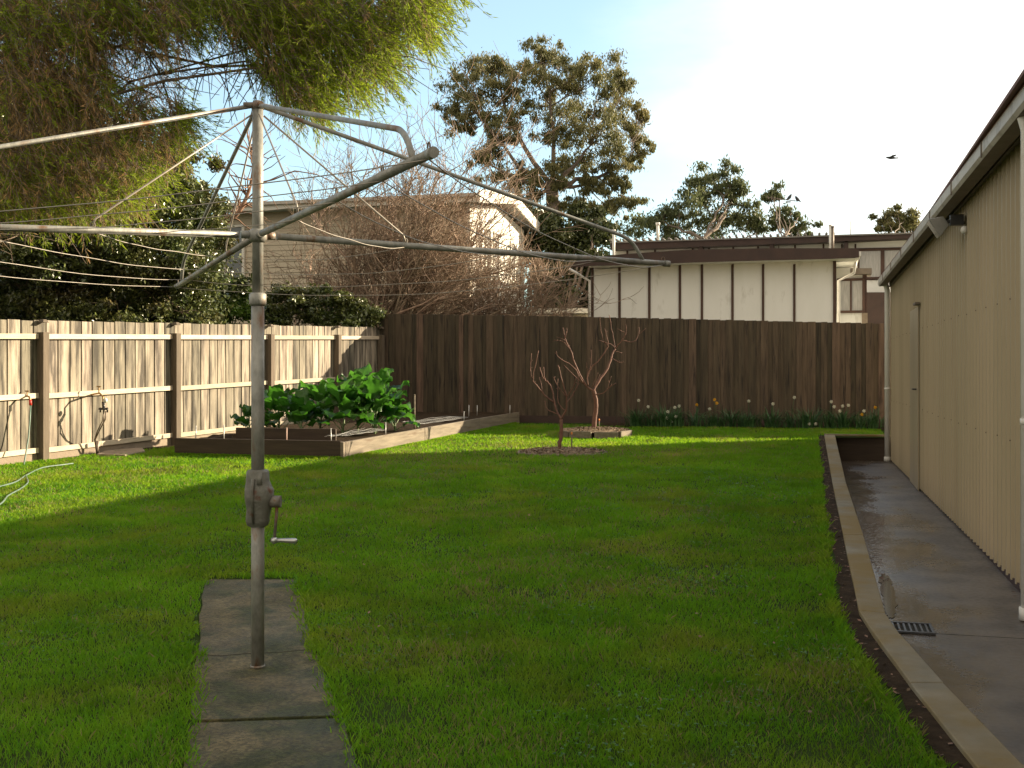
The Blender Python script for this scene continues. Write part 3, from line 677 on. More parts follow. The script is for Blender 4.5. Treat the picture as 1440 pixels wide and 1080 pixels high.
# ------------------------------------------------------------------ kale
def kale(pos, hgt, label, seed, nl=13):
    rnd = random.Random(seed); root = thing('kale_plant', pos, label, 'vegetable plant', 'kale plants in the raised bed')
    b = MB(); P0 = Vector(pos); top = P0+Vector((rnd.uniform(-.05,.05), rnd.uniform(-.05,.05), hgt*.55))
    b.tube([P0-Vector((0,0,.05)), P0.lerp(top, .5)+Vector((.01,0,0)), top], [.022,.018,.012], 7); b.build('stem', M['kstem'], root)
    b = MB(); c = MB()
    for k in range(nl):
        t = k/nl; az_ = k*2.4+rnd.uniform(-.4,.4); el = R(34+46*t)+rnd.uniform(-.2,.2); s0 = P0.lerp(top, .15+.85*t)
        L_ = (.42-.11*t)*rnd.uniform(.85,1.2)*hgt/.7; W = L_*rnd.uniform(.40,.52); pl = L_*.55
        dh = Vector((math.cos(az_), math.sin(az_), 0)); sd = Vector((-math.sin(az_), math.cos(az_), 0))
        p1 = s0+(dh*math.cos(el)+Vector((0,0,math.sin(el))))*pl
        c.tube([s0, s0.lerp(p1,.5)+Vector((0,0,-.01)), p1], [.009,.007,.006], 5)
        n1, n2 = 9, 8; bb = len(b.v); e2 = el; p = p1.copy(); ph = rnd.random()*6; b.val = rnd.random()
        for i in range(n1+1):
            s = i/n1; wv = W*math.sin(math.pi*min(1, (s*.88+.10)))**.62*(1-.25*s)
            if i == n1: wv *= .45
            d3 = dh*math.cos(e2)+Vector((0,0,math.sin(e2))); up_ = sd.cross(d3)*-1
            for j in range(n2+1):
                q_ = j/n2*2-1
                ruf = .032*L_/.3*abs(q_)**1.5*math.sin(s*13+ph+q_*2.2)+.02*math.sin(q_*9+s*5)*abs(q_)
                b.v.append(tuple(p+sd*(q_*wv*(1+.10*math.sin(s*17+ph)))+up_*(ruf+.16*wv*abs(q_)*rnd.uniform(.7,1.3))+d3*rnd.uniform(-.008,.008)))
            p = p+d3*(L_/n1); e2 -= (.10+.06*rnd.random())*(1.2-.6*t)
        for i in range(n1):
            for j in range(n2): a = bb+i*(n2+1)+j; b.face((a, a+1, a+n2+2, a+n2+1), True)
    b.build('leaves', M['kale'], root); c.build('leaf_stalks', M['kstem'], root)
kl = [(352,16.7,.50,'small kale plant at the left end of the bed by the hoist pole'),
      (392,17.0,.78,'kale plant just right of the hoist pole'),
      (424,16.6,.70,'third kale plant from the left, broad drooping leaves'),
      (449,17.6,.90,'tall kale plant with one leaf held upright behind the pink peg'),
      (480,16.9,.90,'kale plant in the middle of the row, above the bed corner'),
      (502,17.5,1.0,'tallest bright kale plant right of the bed corner'),
      (528,17.8,.98,'kale plant with pale curled leaf in front of the brown fence'),
      (548,17.2,.86,'large leafed kale plant over the sunlit side board'),
      (566,18.0,.55,'low kale plant at the right end beside the tall stake')]
for i, (u, y, h, lb) in enumerate(kl):
    p = PY(u, 600, y); x = min(p.x, bside(y)-.38); kale((x, y, .02*y+.18), h*.93, lb, 100+i, 12 if h > .6 else 9)
# ------------------------------------------------------------------ fruit trees
def traced(name, base, d0, lines, label, org=(680,430), sc=4.696, seed=1, r0=.03):
    rnd = random.Random(seed); root = thing(name, base, label, 'tree', 'young bare fruit trees')
    bt, bb = MB(), MB()
    used = {}
    for li, (ln, ra, rb) in enumerate(lines):
        pts = []; k0 = used.get(ln[0]); off = k0 if k0 is not None else 0.0; dr_ = rnd.uniform(-.5,.5) if li else 0
        acc = 0
        for i, (x, y) in enumerate(ln):
            if i: acc += math.hypot(x-ln[i-1][0], y-ln[i-1][1])/sc*d0/F
            o = off+dr_*acc; used.setdefault((x, y), o)
            pts.append(P(org[0]+x/sc, org[1]+y/sc, d0+o))
        pts = smooth(pts, 4); ra *= 1.05; rb *= 1.15
        pts = [p+Vector((rnd.gauss(0,.004), 0, rnd.gauss(0,.004))) for p in pts]
        n = len(pts); rad = [ra+(rb-ra)*i/(n-1) for i in range(n)]
        (bt if li == 0 else bb).tube(pts, rad, 7)
        if li:                                          # buds and short spurs
            for i in range(1, n-1):
                if rnd.random() < .45:
                    dv = Vector((rnd.uniform(-1,1), rnd.uniform(-1,1), rnd.uniform(.2,1))).normalized()*rnd.uniform(.015,.05)
                    bb.tube([pts[i], pts[i]+dv], [.004,.003], 4)
    if name: bt.build('trunk', M['fruit'], root); bb.build('branches', M['fruit'], root)
traced('fruit_tree', (T1.x, T1.y, .02*T1.y), (EYE-.02*T1.y)/((636-HZ)/F), [
 ([(505,965),(500,905),(515,860),(513,750)], .030,.024),
 ([(513,750),(480,690),(470,640),(455,570),(430,510),(395,480),(370,405)], .016,.006),
 ([(430,510),(403,485),(398,405)], .008,.005),
 ([(470,640),(400,590),(360,535),(325,480),(363,295)], .012,.005), ([(325,480),(312,440),(318,315)], .006,.004),
 ([(490,715),(420,685),(405,625)], .008,.004), ([(513,750),(545,690),(548,600),(520,500),(492,390)], .016,.006),
 ([(548,600),(590,540),(610,480)], .009,.005), ([(545,690),(495,640),(490,480)], .008,.004),
 ([(548,600),(500,545),(460,470)], .008,.004), ([(545,650),(600,570),(630,515)], .008,.004),
 ([(400,590),(380,520),(372,470)], .005,.003), ([(600,570),(625,500),(618,440)], .005,.003)],
 'smaller bare fruit tree in the front mulch ring', seed=3)
traced('fruit_tree', (T2.x, T2.y, .02*T2.y), (EYE-.02*T2.y)/((614-HZ)/F), [
 ([(725,870),(728,800),(740,700),(742,640),(725,560)], .045,.034),
 ([(725,560),(680,530),(620,420),(570,290),(540,220),(525,145)], .020,.006), ([(540,220),(550,145)], .007,.005),
 ([(680,530),(620,480),(530,390)], .009,.004), ([(660,510),(590,400),(500,345),(478,300)], .009,.004),
 ([(575,290),(520,235),(455,235)], .006,.003), ([(540,230),(485,205)], .005,.003),
 ([(725,560),(760,500),(820,410),(850,320),(870,285)], .022,.013), ([(870,285),(840,255),(760,230)], .009,.005), ([(870,285),(865,240),(850,180),(830,60)], .009,.005),
 ([(690,530),(690,440),(760,360),(820,270),(815,215),(800,150)], .012,.005), ([(820,270),(780,195),(768,70)], .007,.004),
 ([(870,285),(910,230),(940,180),(940,125)], .010,.005), ([(940,180),(885,150)], .005,.003),
 ([(910,230),(990,235),(1025,190),(1025,140)], .007,.004), ([(1025,190),(1070,150)], .004,.003),
 ([(735,585),(790,575),(840,530),(870,510)], .011,.004), ([(820,545),(845,465)], .005,.003),
 ([(690,470),(710,380),(710,290)], .007,.004), ([(690,440),(675,375)], .005,.003), ([(715,540),(755,440)], .006,.003), ([(725,555),(770,450)], .006,.003),
 ([(845,345),(900,375),(925,370)], .006,.003), ([(865,300),(915,312)], .005,.003)],
 'taller bare fruit tree behind, in the raised mulch ring with timber edging', seed=5)
def ring(T, rad, n, hb, label, a0, sunk):
    z0 = .02*T.y; root = thing('mulch_ring', (T.x, T.y, z0), label, 'mulch ring')
    for k in range(n):
        a, c = a0+2*math.pi*k/n, a0+2*math.pi*(k+1)/n
        p = Vector((T.x+math.cos(a)*rad, T.y+math.sin(a)*rad, z0+hb/2-sunk)); q_ = Vector((T.x+math.cos(c)*rad, T.y+math.sin(c)*rad, z0+hb/2-sunk+random.uniform(-.01,.01)))
        dd = (q_-p).normalized()*.03
        b = MB(); b.beam(p+dd, q_-dd, .04, hb); b.build('edging_board', M['sleeper'], root, bevel=.005)
    b = MB(); m_ = 28; rg = 7
    for r_ in range(rg+1):
        for i in range(m_):
            a = 2*math.pi*i/m_; rr = max(rad*.94*r_/rg, .01); x, y = T.x+math.cos(a)*rr, T.y+math.sin(a)*rr
            b.v.append((x, y, z0+hb-sunk-.012+.04*(1-(r_/rg)**2)+.02*noise.noise(Vector((x*9, y*9, 1)))))
    for r_ in range(rg):
        for i in range(m_): j = (i+1) % m_; b.face((r_*m_+i, (r_+1)*m_+i, (r_+1)*m_+j, r_*m_+j), True)
    q = []
    for k in range(1500):
        a = random.random()*6.28; rr = rad*.93*math.sqrt(random.random()); x, y = T.x+math.cos(a)*rr, T.y+math.sin(a)*rr
        c0 = Vector((x, y, z0+hb-sunk+.005+.04*(1-(rr/rad)**2)+random.uniform(-.006,.012))); g = random.random()*6.28; s_ = random.uniform(.012,.035)
        d1 = Vector((math.cos(g), math.sin(g), random.uniform(-.5,.5)))*s_; d2 = Vector((-math.sin(g), math.cos(g), random.uniform(-.6,.6)))*s_*.35
        q.append([list(c0-d1), list(c0+d2), list(c0+d1), list(c0-d2)])
    b.quads(np.array(q), rs.rand(len(q))); b.build('mulch', M['mulch'], root)
ring(T1, .70, 9, .045, 'low sunken mulch ring with reddish edging around the front fruit tree', .3, .032)
ring(T2, .64, 8, .12, 'raised mulch ring with timber edging around the taller fruit tree', .1, .0)
M['orange'] = mat('orange_cap', (.7,.22,.05), (.75,.25,.06), 4, .5)
for u, v, T, lb in ((804, 633, T1, 'thin orange topped stake beside the front fruit tree'), (842.5, 610, T2, 'thin orange topped stake beside the taller fruit tree')):
    p = G(u, v+3); st = thing('marker_stake', (p.x, p.y, zl(p.x, p.y)), lb, 'stake')
    b = MB(); b.tube([p-Vector((0,0,.05)), p+Vector((0,0,.27))], .011, 6); b.build('rod', M['bark'], st)
    b = MB(); b.tube([p+Vector((0,0,.27)), p+Vector((0,0,.31))], .013, 6); b.build('cap', M['orange'], st)
# ------------------------------------------------------------------ daffodils
def daff(u, y, n, fl, label, seed, hh=.36):
    rnd = random.Random(seed); p0 = PY(u, 590, y); p0.z = zl(p0.x, y)+.02
    root = thing('daffodil_clump', p0, label, 'flower clump', 'daffodil clumps along the back fence'); q = []
    for k in range(n):
        a = rnd.random()*6.28; r_ = abs(rnd.gauss(0, .12)); s = p0+Vector((math.cos(a)*r_*1.5, math.sin(a)*r_, 0))
        L_ = hh*rnd.uniform(.6, 1.15); lean = rnd.uniform(.15, 1.15); dv = Vector((math.cos(a+rnd.uniform(-.7,.7)), math.sin(a), 0)); sd = Vector((-dv.y, dv.x, 0))*.010
        if sd.length < .003: sd = Vector((.007, 0, 0))
        prev = s; 
        for i in range(4):
            t = (i+1)/4; nx = s+dv*(lean*L_*t*t)+Vector((0,0,L_*(t-.35*lean*t*t*t))); w0 = 1-.15*i; w1 = 1-.15*(i+1) if i < 3 else .1
            q.append([list(prev-sd*w0), list(prev+sd*w0), list(nx+sd*w1), list(nx-sd*w1)]); prev = nx
    b = MB(); b.quads(np.array(q), np.repeat(rs.rand(n), 4)); b.build('foliage', M['daff'], root)
    for (fu, fv, col) in fl:
        c = P(fu, fv, (p0.y-.12)/(CA+(fu-720)/F*SA)); s = MB(); s.tube([p0, p0.lerp(c, .6)+Vector((0,0,.05)), c], .004, 4); s.build('flower_stem', M['daff'], root)
        f = MB(); face = Vector((rnd.uniform(-.6,.6), -1, rnd.uniform(-.3,.3))).normalized(); r1 = face.cross(Vector((0,0,1))).normalized(); r2 = r1.cross(face); R_ = .034
        for k in range(6):
            a = k*math.pi/3+.2; d1 = r1*math.cos(a)+r2*math.sin(a); d2 = r1*math.cos(a+1.57)+r2*math.sin(a+1.57)
            i0 = len(f.v); 
            for v_ in (c, c+d1*R_*.6+d2*R_*.33+face*.004, c+d1*R_*1.15+face*.002, c+d1*R_*.6-d2*R_*.33+face*.004): f.v.append(tuple(v_))
            f.face((i0, i0+1, i0+2, i0+3))
        f.tube([c, c+face*.03], [.010,.017], 8, cap=False); f.build('flower', M['ypetal' if col == 'y' else 'wpetal'], root)
dl = [(895,22.75,[(898,563,'w')],'leftmost daffodil clump, one white flower held high'),
      (915,22.7,[(911.5,572,'w')],'second daffodil clump from the left, single low white flower'),
      (936,22.65,[(939,579,'w'),(938,588,'w')],'daffodil clump with two low white flowers right beside the lawn'),
      (950,22.7,[(949,573,'w'),(955,571,'w'),(950.5,586,'w'),(944,593,'w')],'daffodil clump with the most white flowers'),
      (978,22.8,[(980,569,'y')],'daffodil clump with one small yellow flower'),
      (1003,22.75,[(1005,562,'y'),(1008,567,'y'),(998,575,'w')],'daffodil clump with a yellow flower above its leaves and a white one beside it'),
      (1028,22.8,[],'flowerless daffodil clump between the yellow flowers and the tall white one'),
      (1052,22.75,[(1053,564,'w')],'daffodil clump with one tall white flower midway along the fence'),
      (1084,22.8,[(1087,568,'w')],'daffodil clump with one tiny white flower'),
      (1112,22.85,[(1117,559,'w')],'daffodil clump with a faint white flower high on the fence'),
      (1138,22.7,[(1138,596,'w'),(1147,596,'w')],'daffodil clump with white flowers drooping onto the soil'),
      (1165,22.75,[(1169,565,'w'),(1173,572,'w')],'daffodil clump with a cream flower over a white one'),
      (1184,22.75,[(1185,571,'w'),(1181,578,'w'),(1193,570,'w')],'daffodil clump with three white flowers close together'),
      (1210,22.75,[(1212,583,'y'),(1215,578,'w')],'daffodil clump with a low yellow flower near the path end'),
      (1228,22.9,[(1231,573,'y')],'rightmost daffodil clump, one yellow flower next to the downpipe')]
for i, (u, y, flw, lb) in enumerate(dl): daff(u, y, (120,70,135,90,60)[i % 5], flw, lb, 40+i, (.42,.31,.46,.35)[i % 4])
# ------------------------------------------------------------------ shed
sh = thing('corrugated_shed', (wx(YF), YF, 0), 'long beige corrugated steel shed with pale gutter along the right side', 'shed')
YN = 1.0
b = MB(); prof = []; y = YF
while y > YN:
    for dy, dp in ((0,0),(.120,0),(.135,-.026),(.165,-.026),(.180,0)): prof.append((y-dy, dp))
    y -= .190
def ztop(y): return 3.02+(y-YF)/(SW[1].y-YF)*.20
for (yy, dp) in prof: b.v.append((wx(yy)+dp, yy, .035)); b.v.append((wx(yy)+dp, yy, ztop(yy)+.05))
shv = [random.random() for _ in range(60)]
for i in range(len(prof)-1): b.val = shv[i//20]; b.face((2*i, 2*i+2, 2*i+3, 2*i+1))
b.build('wall', M['shed'], sh)
b = MB()
b.box(((wx(YF)+7.3)/2+.02, YF+.01, 1.6), (7.3-wx(YF)-.02, .03, 3.15)); b.box((wx(YF)-.004, YF-.0, 1.55), (.05,.05,3.03)); b.box((7.3, (YF+YN)/2, 1.55), (.05, YF-YN, 3.1)); b.build('end_wall', M['shed'], sh)
b = MB(); b.box((wx(14)+.10, (YF+YN)/2, .0), (.12, YF-YN-.1, .10)); b.build('footing', M['dbrown'], sh)
b = MB(); b.beam((wx(YF)-.035, YF+.04, ztop(YF)+.08), (wx(YN)-.035, YN, ztop(YN)+.08), .035, .13); b.build('fascia', M['fascia'], sh)
# soffit and gutter (D profile) hung from the roof edge
gx0 = lambda y: wx(y)-.235
def gz(y): return 3.085+(y-YF)/(SW[1].y-YF)*.135
ya, yb = YF+.10, YN
b = MB()
n = 24
pf = [(-.0, .085), (.0, .0), (.02, -.028), (.125, -.028), (.14, -.018), (.14, .07)]
for i in range(n+1):
    y = ya+(yb-ya)*i/n
    for (dx, dz) in pf[:3]: b.v.append((gx0(y)+dx, y, gz(y)+dz))
k = 3
for i in range(n):
    for j in range(k-1): b.face((i*k+j, i*k+j+1, (i+1)*k+j+1, (i+1)*k+j))
gut = b.build('gutter', M['gutter'], sh); so = gut.modifiers.new('thick', 'SOLIDIFY'); so.thickness = .003
b = MB()
for i in range(n+1):
    y = ya+(yb-ya)*i/n
    for (dx, dz) in pf[2:]: b.v.append((gx0(y)+dx+.002, y, gz(y)+dz))
k = len(pf)-2
for i in range(n):
    for j in range(k-1): b.face((i*k+j, i*k+j+1, (i+1)*k+j+1, (i+1)*k+j))
gb_ = b.build('gutter_base', M['fascia'], gut); so = gb_.modifiers.new('thick', 'SOLIDIFY'); so.thickness = .003
b = MB(); b.prism([(gx0(ya)+dx, ya, gz(ya)+dz) for dx, dz in pf], (0, .004, 0)); b.build('stop_end', M['gutter'], gut)
b = MB()
for i in range(9):
    y = YF-1.1-i*1.75; b.box((gx0(y)-.003, y, gz(y)+.030), (.010, .022, .12))
b.build('gutter_clips', M['fascia'], gut)
b = MB(); b.beam((gx0(ya)+.006, ya, gz(ya)+.089), (gx0(yb)+.006, yb, gz(yb)+.089), .016, .008); b.build('gutter_lip', M['lip'], gut)
b = MB(); y0, y1 = YF+.08, YN
b.v += [(gx0(y0)+.142, y0, gz(y0)+.02), (wx(y0)+.0, y0, ztop(y0)+.13), (wx(y1)+.0, y1, ztop(y1)+.13), (gx0(y1)+.142, y1, gz(y1)+.02)]; b.face((0,1,2,3)); b.build('soffit', M['fascia'], sh)
b = MB()
xr = 4.3
for xa, za, xb, zb_ in ((gx0(YF)+.11, 0, xr, .50), (xr, .50, 7.4, 0)):
    i0 = len(b.v); b.v += [(xa, ya, gz(ya)+.095+za), (xb, ya, gz(ya)+.095+zb_), (xb, yb, gz(yb)+.095+zb_), (xa, yb, gz(yb)+.095+za)]; b.face((i0, i0+1, i0+2, i0+3))
ro = b.build('roof', M['roof'], sh); so = ro.modifiers.new('thick', 'SOLIDIFY'); so.thickness = .02; so.offset = -1
b = MB(); b.prism([(wx(YF), YF+.01, 3.1), (7.3, YF+.01, 3.1), (xr, YF+.01, gz(YF)+.52)], (0,.03,0)); b.build('gable', M['shed'], sh)
b = MB()
for z in (2.13, 1.08):
    y = YF-.15
    while y > YN: b.box((wx(y)-.030, y-.0, z+random.uniform(-.01,.01)), (.006, .010, .010)); y -= .57
b.build('screws', M['dbrown'], sh)
def downpipe(p, ztopv, label, kk):
    b = MB(); p = Vector(p); b.tube([p+Vector((0,0,.03)), Vector((p.x, p.y, ztopv-.10)), Vector((p.x-.03, p.y, ztopv+.02)), Vector((p.x-.05, p.y, ztopv+.10))], .045, 12); o = b.build('downpipe', M['pvc'], sh)
    if label: o['label'] = label
    c = MB(); c.tube([p+Vector((0,0,.01)), p+Vector((0,0,.09))], .056, 12); c.build('pipe_shoe', M['pvc'], o); c = MB()
    c.tube([p+Vector((0,0,1.25)), p+Vector((0,0,1.29))], .050, 12); c.build('pipe_collar', M['pvc'], o)
pf_ = G0(1246, 643); downpipe((wx(YF-.1)-.085, YF+.02, 0), 3.08, None, 0)
pn = G0(1446, 874); downpipe((pn.x, pn.y, 0), 3.22, None, 0)
# door in the shed wall
dy0, dy1 = 17.2, 15.9
do = MB(); do.box((wx(16.5)-.030, (dy0+dy1)/2, 1.22), (.012, dy0-dy1, 2.42)); dob = do.build('door', M['shed'], sh)
b = MB(); b.box((wx(15.9)-.034, dy1-.01, 1.22), (.010, .022, 2.44)); b.build('door_frame', M['shed'], dob); b = MB(); b.box((wx(15.9)-.06, dy1+.0, 2.47), (.06, .34, .03)); b.build('door_hood', M['fascia'], dob)
b = MB(); b.tube([(wx(16.1)-.03, 16.1, 1.34), (wx(16.1)-.08, 16.1, 1.34), (wx(16.1)-.085, 16.2, 1.34)], .012, 6); b.build('door_handle', M['black'], dob)
# floodlight under the eave
fc = P(1338, 283, 1); yl = 11.6
fcx = wx(yl)
fo = thing('floodlight', (fcx-.03, yl, 3.0), 'black and grey floodlight mounted under the shed eave', 'floodlight')
b = MB(); c0 = Vector((fcx-.20, yl, 3.02)); dirn = Vector((-.80, .1, -.50)).normalized(); side = Vector((0,1,0)); upv = dirn.cross(side).normalized()
A_ = c0; B_ = c0+dirn*.13; i0 = len(b.v)
for c, hw, hh in ((A_, .07, .05), (B_, .13, .10)):
    for sx, sy in ((-1,-1),(1,-1),(1,1),(-1,1)): b.v.append(tuple(c+side*sx*hw+upv*sy*hh))
for q in ((0,1,2,3),(7,6,5,4),(0,4,5,1),(1,5,6,2),(2,6,7,3),(3,7,4,0)): b.face([i0+j for j in q])
b.build('lamp_case', M['lamp'], fo, bevel=.006)
b = MB(); bb0 = B_+dirn*.003; i0 = len(b.v)
for sx, sy in ((-1,-1),(1,-1),(1,1),(-1,1)): b.v.append(tuple(bb0+side*sx*.12+upv*sy*.09))
b.face((i0, i0+1, i0+2, i0+3)); b.build('lamp_glass', M['curtain'], fo)
b = MB(); b.box((fcx-.10, yl, 3.03), (.12, .09, .10)); b.beam(c0, Vector((fcx-.03, yl, 3.0)), .03, .03); b.build('bracket', M['black'], fo, bevel=.004)
vp = MB(); vp.blob((fcx-.045, yl-.12, 2.92), (.035, .04, .04), 10, 8); tag(vp.build('wall_sensor', M['pvc']), 'small round pale sensor on the shed wall under the floodlight', 'sensor')
# ------------------------------------------------------------------ clothes hoist
D0 = 5.7; LX = (362.5-720)/F*D0; LA = 2.42; TH = -1.13; ZP = EYE+.674; ZT = EYE+1.325
base = H(LX, D0, 0); hz0 = .02*base.y+.007
ho = thing('rotary_clothes_hoist', (base.x, base.y, hz0), 'old galvanised rotary clothes hoist standing on the concrete slab', 'clothes hoist')
bp = lambda z: Vector((base.x, base.y, z))
b = MB(); b.tube([bp(hz0-.05), bp(EYE-.5+.0)], .033, 20); b.tube([bp(hz0), bp(hz0+.012)], .037, 20); b.build('lower_pole', M['galv'], ho)
zc = lambda v: EYE+(HZ-v)/F*D0
b = MB(); b.tube([bp(zc(742)), bp(zc(428))], .0325, 20); b.build('middle_pole', M['galv'], ho)
b = MB(); b.tube([bp(zc(430)), bp(zc(427)), bp(zc(414)), bp(zc(412))], [.036,.043,.043,.034], 20); b.build('collar', M['galv'], ho)
b = MB(); b.tube([bp(zc(416)), bp(ZT)], .0275, 20); b.build('upper_pole', M['galv'], ho)
# gear case: lofted lumpy casting
b = MB(); hr = Vector((CA, SA, 0)); hf = Vector((-SA, CA, 0))
prof = [(741,.034,.034,0),(738,.052,.048,0),(733,.058,.05,0),(728,.058,.052,0),(716,.060,.056,.006),(704,.068,.064,.008),(700,.071,.066,.008),(689,.071,.066,.008),(685,.066,.060,.004),(676,.057,.054,0),(664,.055,.05,0),(661,.050,.045,0),(660,.034,.034,0)]
n = 16; i0 = 0
for (v, rx, ry, ox) in prof:
    for k in range(n):
        a = 2*math.pi*k/n; ca, sa_ = math.cos(a), math.sin(a); q_ = .75
        xx = math.copysign(abs(ca)**q_, ca)*rx+ox; yy = math.copysign(abs(sa_)**q_, sa_)*ry
        p = bp(zc(v))+hr*xx+hf*yy; b.v.append(tuple(p))
for i in range(len(prof)-1):
    for k in range(n): k2 = (k+1) % n; b.face((i*n+k, i*n+k2, (i+1)*n+k2, (i+1)*n+k), True)
b.face(range(n)); b.face(range((len(prof)-1)*n, len(prof)*n))
b.tube([bp(zc(672))-hf*.055-hr*.012, bp(zc(690))-hf*.066-hr*.012, bp(zc(735))-hf*.052-hr*.012], [.010,.009,.006], 6)
b.tube([bp(zc(664))-hf*.045+hr*.02, bp(zc(680))-hf*.058+hr*.022], [.012,.014], 8)
gc = b.build('gear_case', M['cast'], ho)
b = MB(); b.tube([bp(zc(705))+hr*.06-hf*.01, bp(zc(705))+hr*.118-hf*.01], .030, 14); b.build('crank_boss', M['rust'], gc)
b = MB(); cp = [bp(zc(707))+hr*.100-hf*.01, bp(zc(730))+hr*.094-hf*.015, bp(zc(757))+hr*.088-hf*.02]; b.tube(cp, [.009,.008,.008], 8); ch = b.build('crank_handle', M['rust'], ho)
b = MB(); c0 = bp(zc(759))+hr*.086-hf*.02; b.blob(c0, (.018,.018,.018), 10, 8)
b.tube([c0+hr*.01, c0+hr*.04, c0+hr*.09+Vector((0,0,-.002)), c0+hr*.108+Vector((0,0,-.002)), c0+hr*.116], [.012,.010,.0135,.013,.006], 12); b.build('grip', M['alloy'], ch)
# hubs
b = MB(); b.tube([bp(ZP-.035), bp(ZP-.02), bp(ZP+.02), bp(ZP+.03)], [.034,.047,.047,.034], 20)
for k in range(4):
    a = TH+k*math.pi/2; dv = H(math.cos(a), math.sin(a), 0); b.tube([bp(ZP)+dv*.03, bp(ZP)+dv*.085], .0195, 12)
b.build('hub', M['galv'], ho)
b = MB(); b.tube([bp(ZT-.02), bp(ZT+.004), bp(ZT+.022)], [.031,.031,.018], 16)
for k in range(4):
    a = TH+k*math.pi/2; dv = H(math.cos(a), math.sin(a), 0); b.tube([bp(ZT)+dv*.01, bp(ZT-.006)+dv*.07], .015, 8)
b.build('top_cap', M['rust'], ho)
px_end = {0: (608.9, 214.4), 1: (940, 371), 2: (249, 402.5)}
ends = []
for k in range(4):
    a = TH+k*math.pi/2; dep = D0+LA*math.sin(a)
    if k in px_end: e = P(*px_end[k], dep)
    else: e = H(LX+LA*math.cos(a), dep, ZP-.05)
    ends.append(e)
ctr = bp(ZP)
TR = (.322, .57, .80, .985)
for k, e in enumerate(ends):
    b = MB(); s = ctr.lerp(e, .04); b.tube([s, e], .0165, 14); b.tube([e.lerp(ctr, .012), e+(e-ctr).normalized()*.006], .0185, 14)
    am = b.build('arm', M['galv'], ho)
    for t in TR:
        p = ctr.lerp(e, t)+Vector((0,0,.018)); dv = (e-ctr).normalized(); sd = dv.cross(Vector((0,0,1))).normalized()
        r_ = MB(); r_.tube([p+Vector((0,0,-.006))+dv*(.011*math.cos(x))+Vector((0,0,.013+.013*math.sin(x))) for x in np.linspace(-1.57, 4.71, 13)], .003, 6); r_.build('line_ring', M['rust'], am)
    dv = (e-ctr); z_at = lambda t: ctr.lerp(e, t)
    p_att = z_at(.93)+Vector((0,0,.0)); hb_ = z_at(.895); pb = Vector((hb_.x, hb_.y, EYE+.79+(e.z-ctr.z)*.6))
    top = bp(ZT-.004)+Vector((dv.x, dv.y, 0)).normalized()*.02
    u1 = (pb-top).normalized(); u2 = (p_att-pb).normalized(); rb = .085
    arc = [(pb-u1*rb)*(1-t)**2+pb*2*t*(1-t)+(pb+u2*rb)*t*t for t in np.linspace(0, 1, 8)]
    b = MB(); b.tube([top]+arc+[p_att], .0108, 10); b.build('stay', M['galv'], ho)
    pm = z_at(.322)+Vector((0,0,.02)); b = MB(); b.tube([bp(ZT-.05)+Vector((dv.x, dv.y, 0)).normalized()*.03, pm+Vector((0,0,.035))-Vector((dv.x, dv.y, 0)).normalized()*.012, pm], .0048, 6); b.build('brace', M['wire'], ho)
for k in range(4):
    e0, e1 = ends[k], ends[(k+1) % 4]
    for t in TR:
        a, c = ctr.lerp(e0, t)+Vector((0,0,-.012)), ctr.lerp(e1, t)+Vector((0,0,-.012)); L_ = (a-c).length; ph = random.random()*6
        pts = [a.lerp(c, s)+Vector((0,0,-.032*L_*4*s*(1-s)*(.6+.4*(k in (0,1)))+.003*math.sin(s*9+ph)+.0015*math.sin(s*23+ph))) for s in np.linspace(0, 1, 25)]
        b = MB(); b.tube(pts, .0021, 6); b.build('clothes_line', M['wire'], ho)
# ------------------------------------------------------------------ foliage helpers
def clump(mb, c, r, n, size, asp=.35, hang=0.0, shell=.5, seed=0, squash=(1,1,1)):
    g = np.random.RandomState(seed)
    dr_ = g.normal(size=(n, 3)); dr_ /= np.linalg.norm(dr_, axis=1)[:, None]
    rad = np.minimum(np.abs(g.normal(.66, .42, n)), 1.8)
    pos = np.array(c)+dr_*rad[:, None]*r*np.array(squash)
    ax = g.normal(size=(n, 3)); ax[:, 2] -= hang*2.0; ax /= np.linalg.norm(ax, axis=1)[:, None]
    o = g.normal(size=(n, 3)); sd = np.cross(ax, o); sd /= np.linalg.norm(sd, axis=1)[:, None]
    L_ = (size*g.uniform(.6, 1.3, n))[:, None]; nr = np.cross(ax, sd)
    a = pos-ax*L_*.5; c_ = pos+ax*L_*.5; m1 = pos+sd*L_*asp*.5+nr*L_*.06; m2 = pos-sd*L_*asp*.5+nr*L_*.06
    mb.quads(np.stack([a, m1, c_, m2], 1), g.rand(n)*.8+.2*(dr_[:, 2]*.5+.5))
def limb(mb, a, b_, ra, rb, rnd, wob=.06, up=.15, n=7, sides=6):
    a, b_ = Vector(a), Vector(b_); L_ = (b_-a).length; w1 = Vector((rnd.gauss(0,1), rnd.gauss(0,1), rnd.gauss(0,1)))*wob*L_; pts = []
    for i in range(n+1):
        t = i/n; p = a.lerp(b_, t)+w1*math.sin(t*math.pi)+Vector((0,0,-up*L_))*math.sin(t*math.pi)*1.0
        p += Vector((rnd.gauss(0,1), rnd.gauss(0,1), rnd.gauss(0,1)))*wob*.25*L_*(0 < i < n); pts.append(p)
    mb.tube(pts, [ra+(rb-ra)*i/n for i in range(n+1)], sides, cap=False); return pts
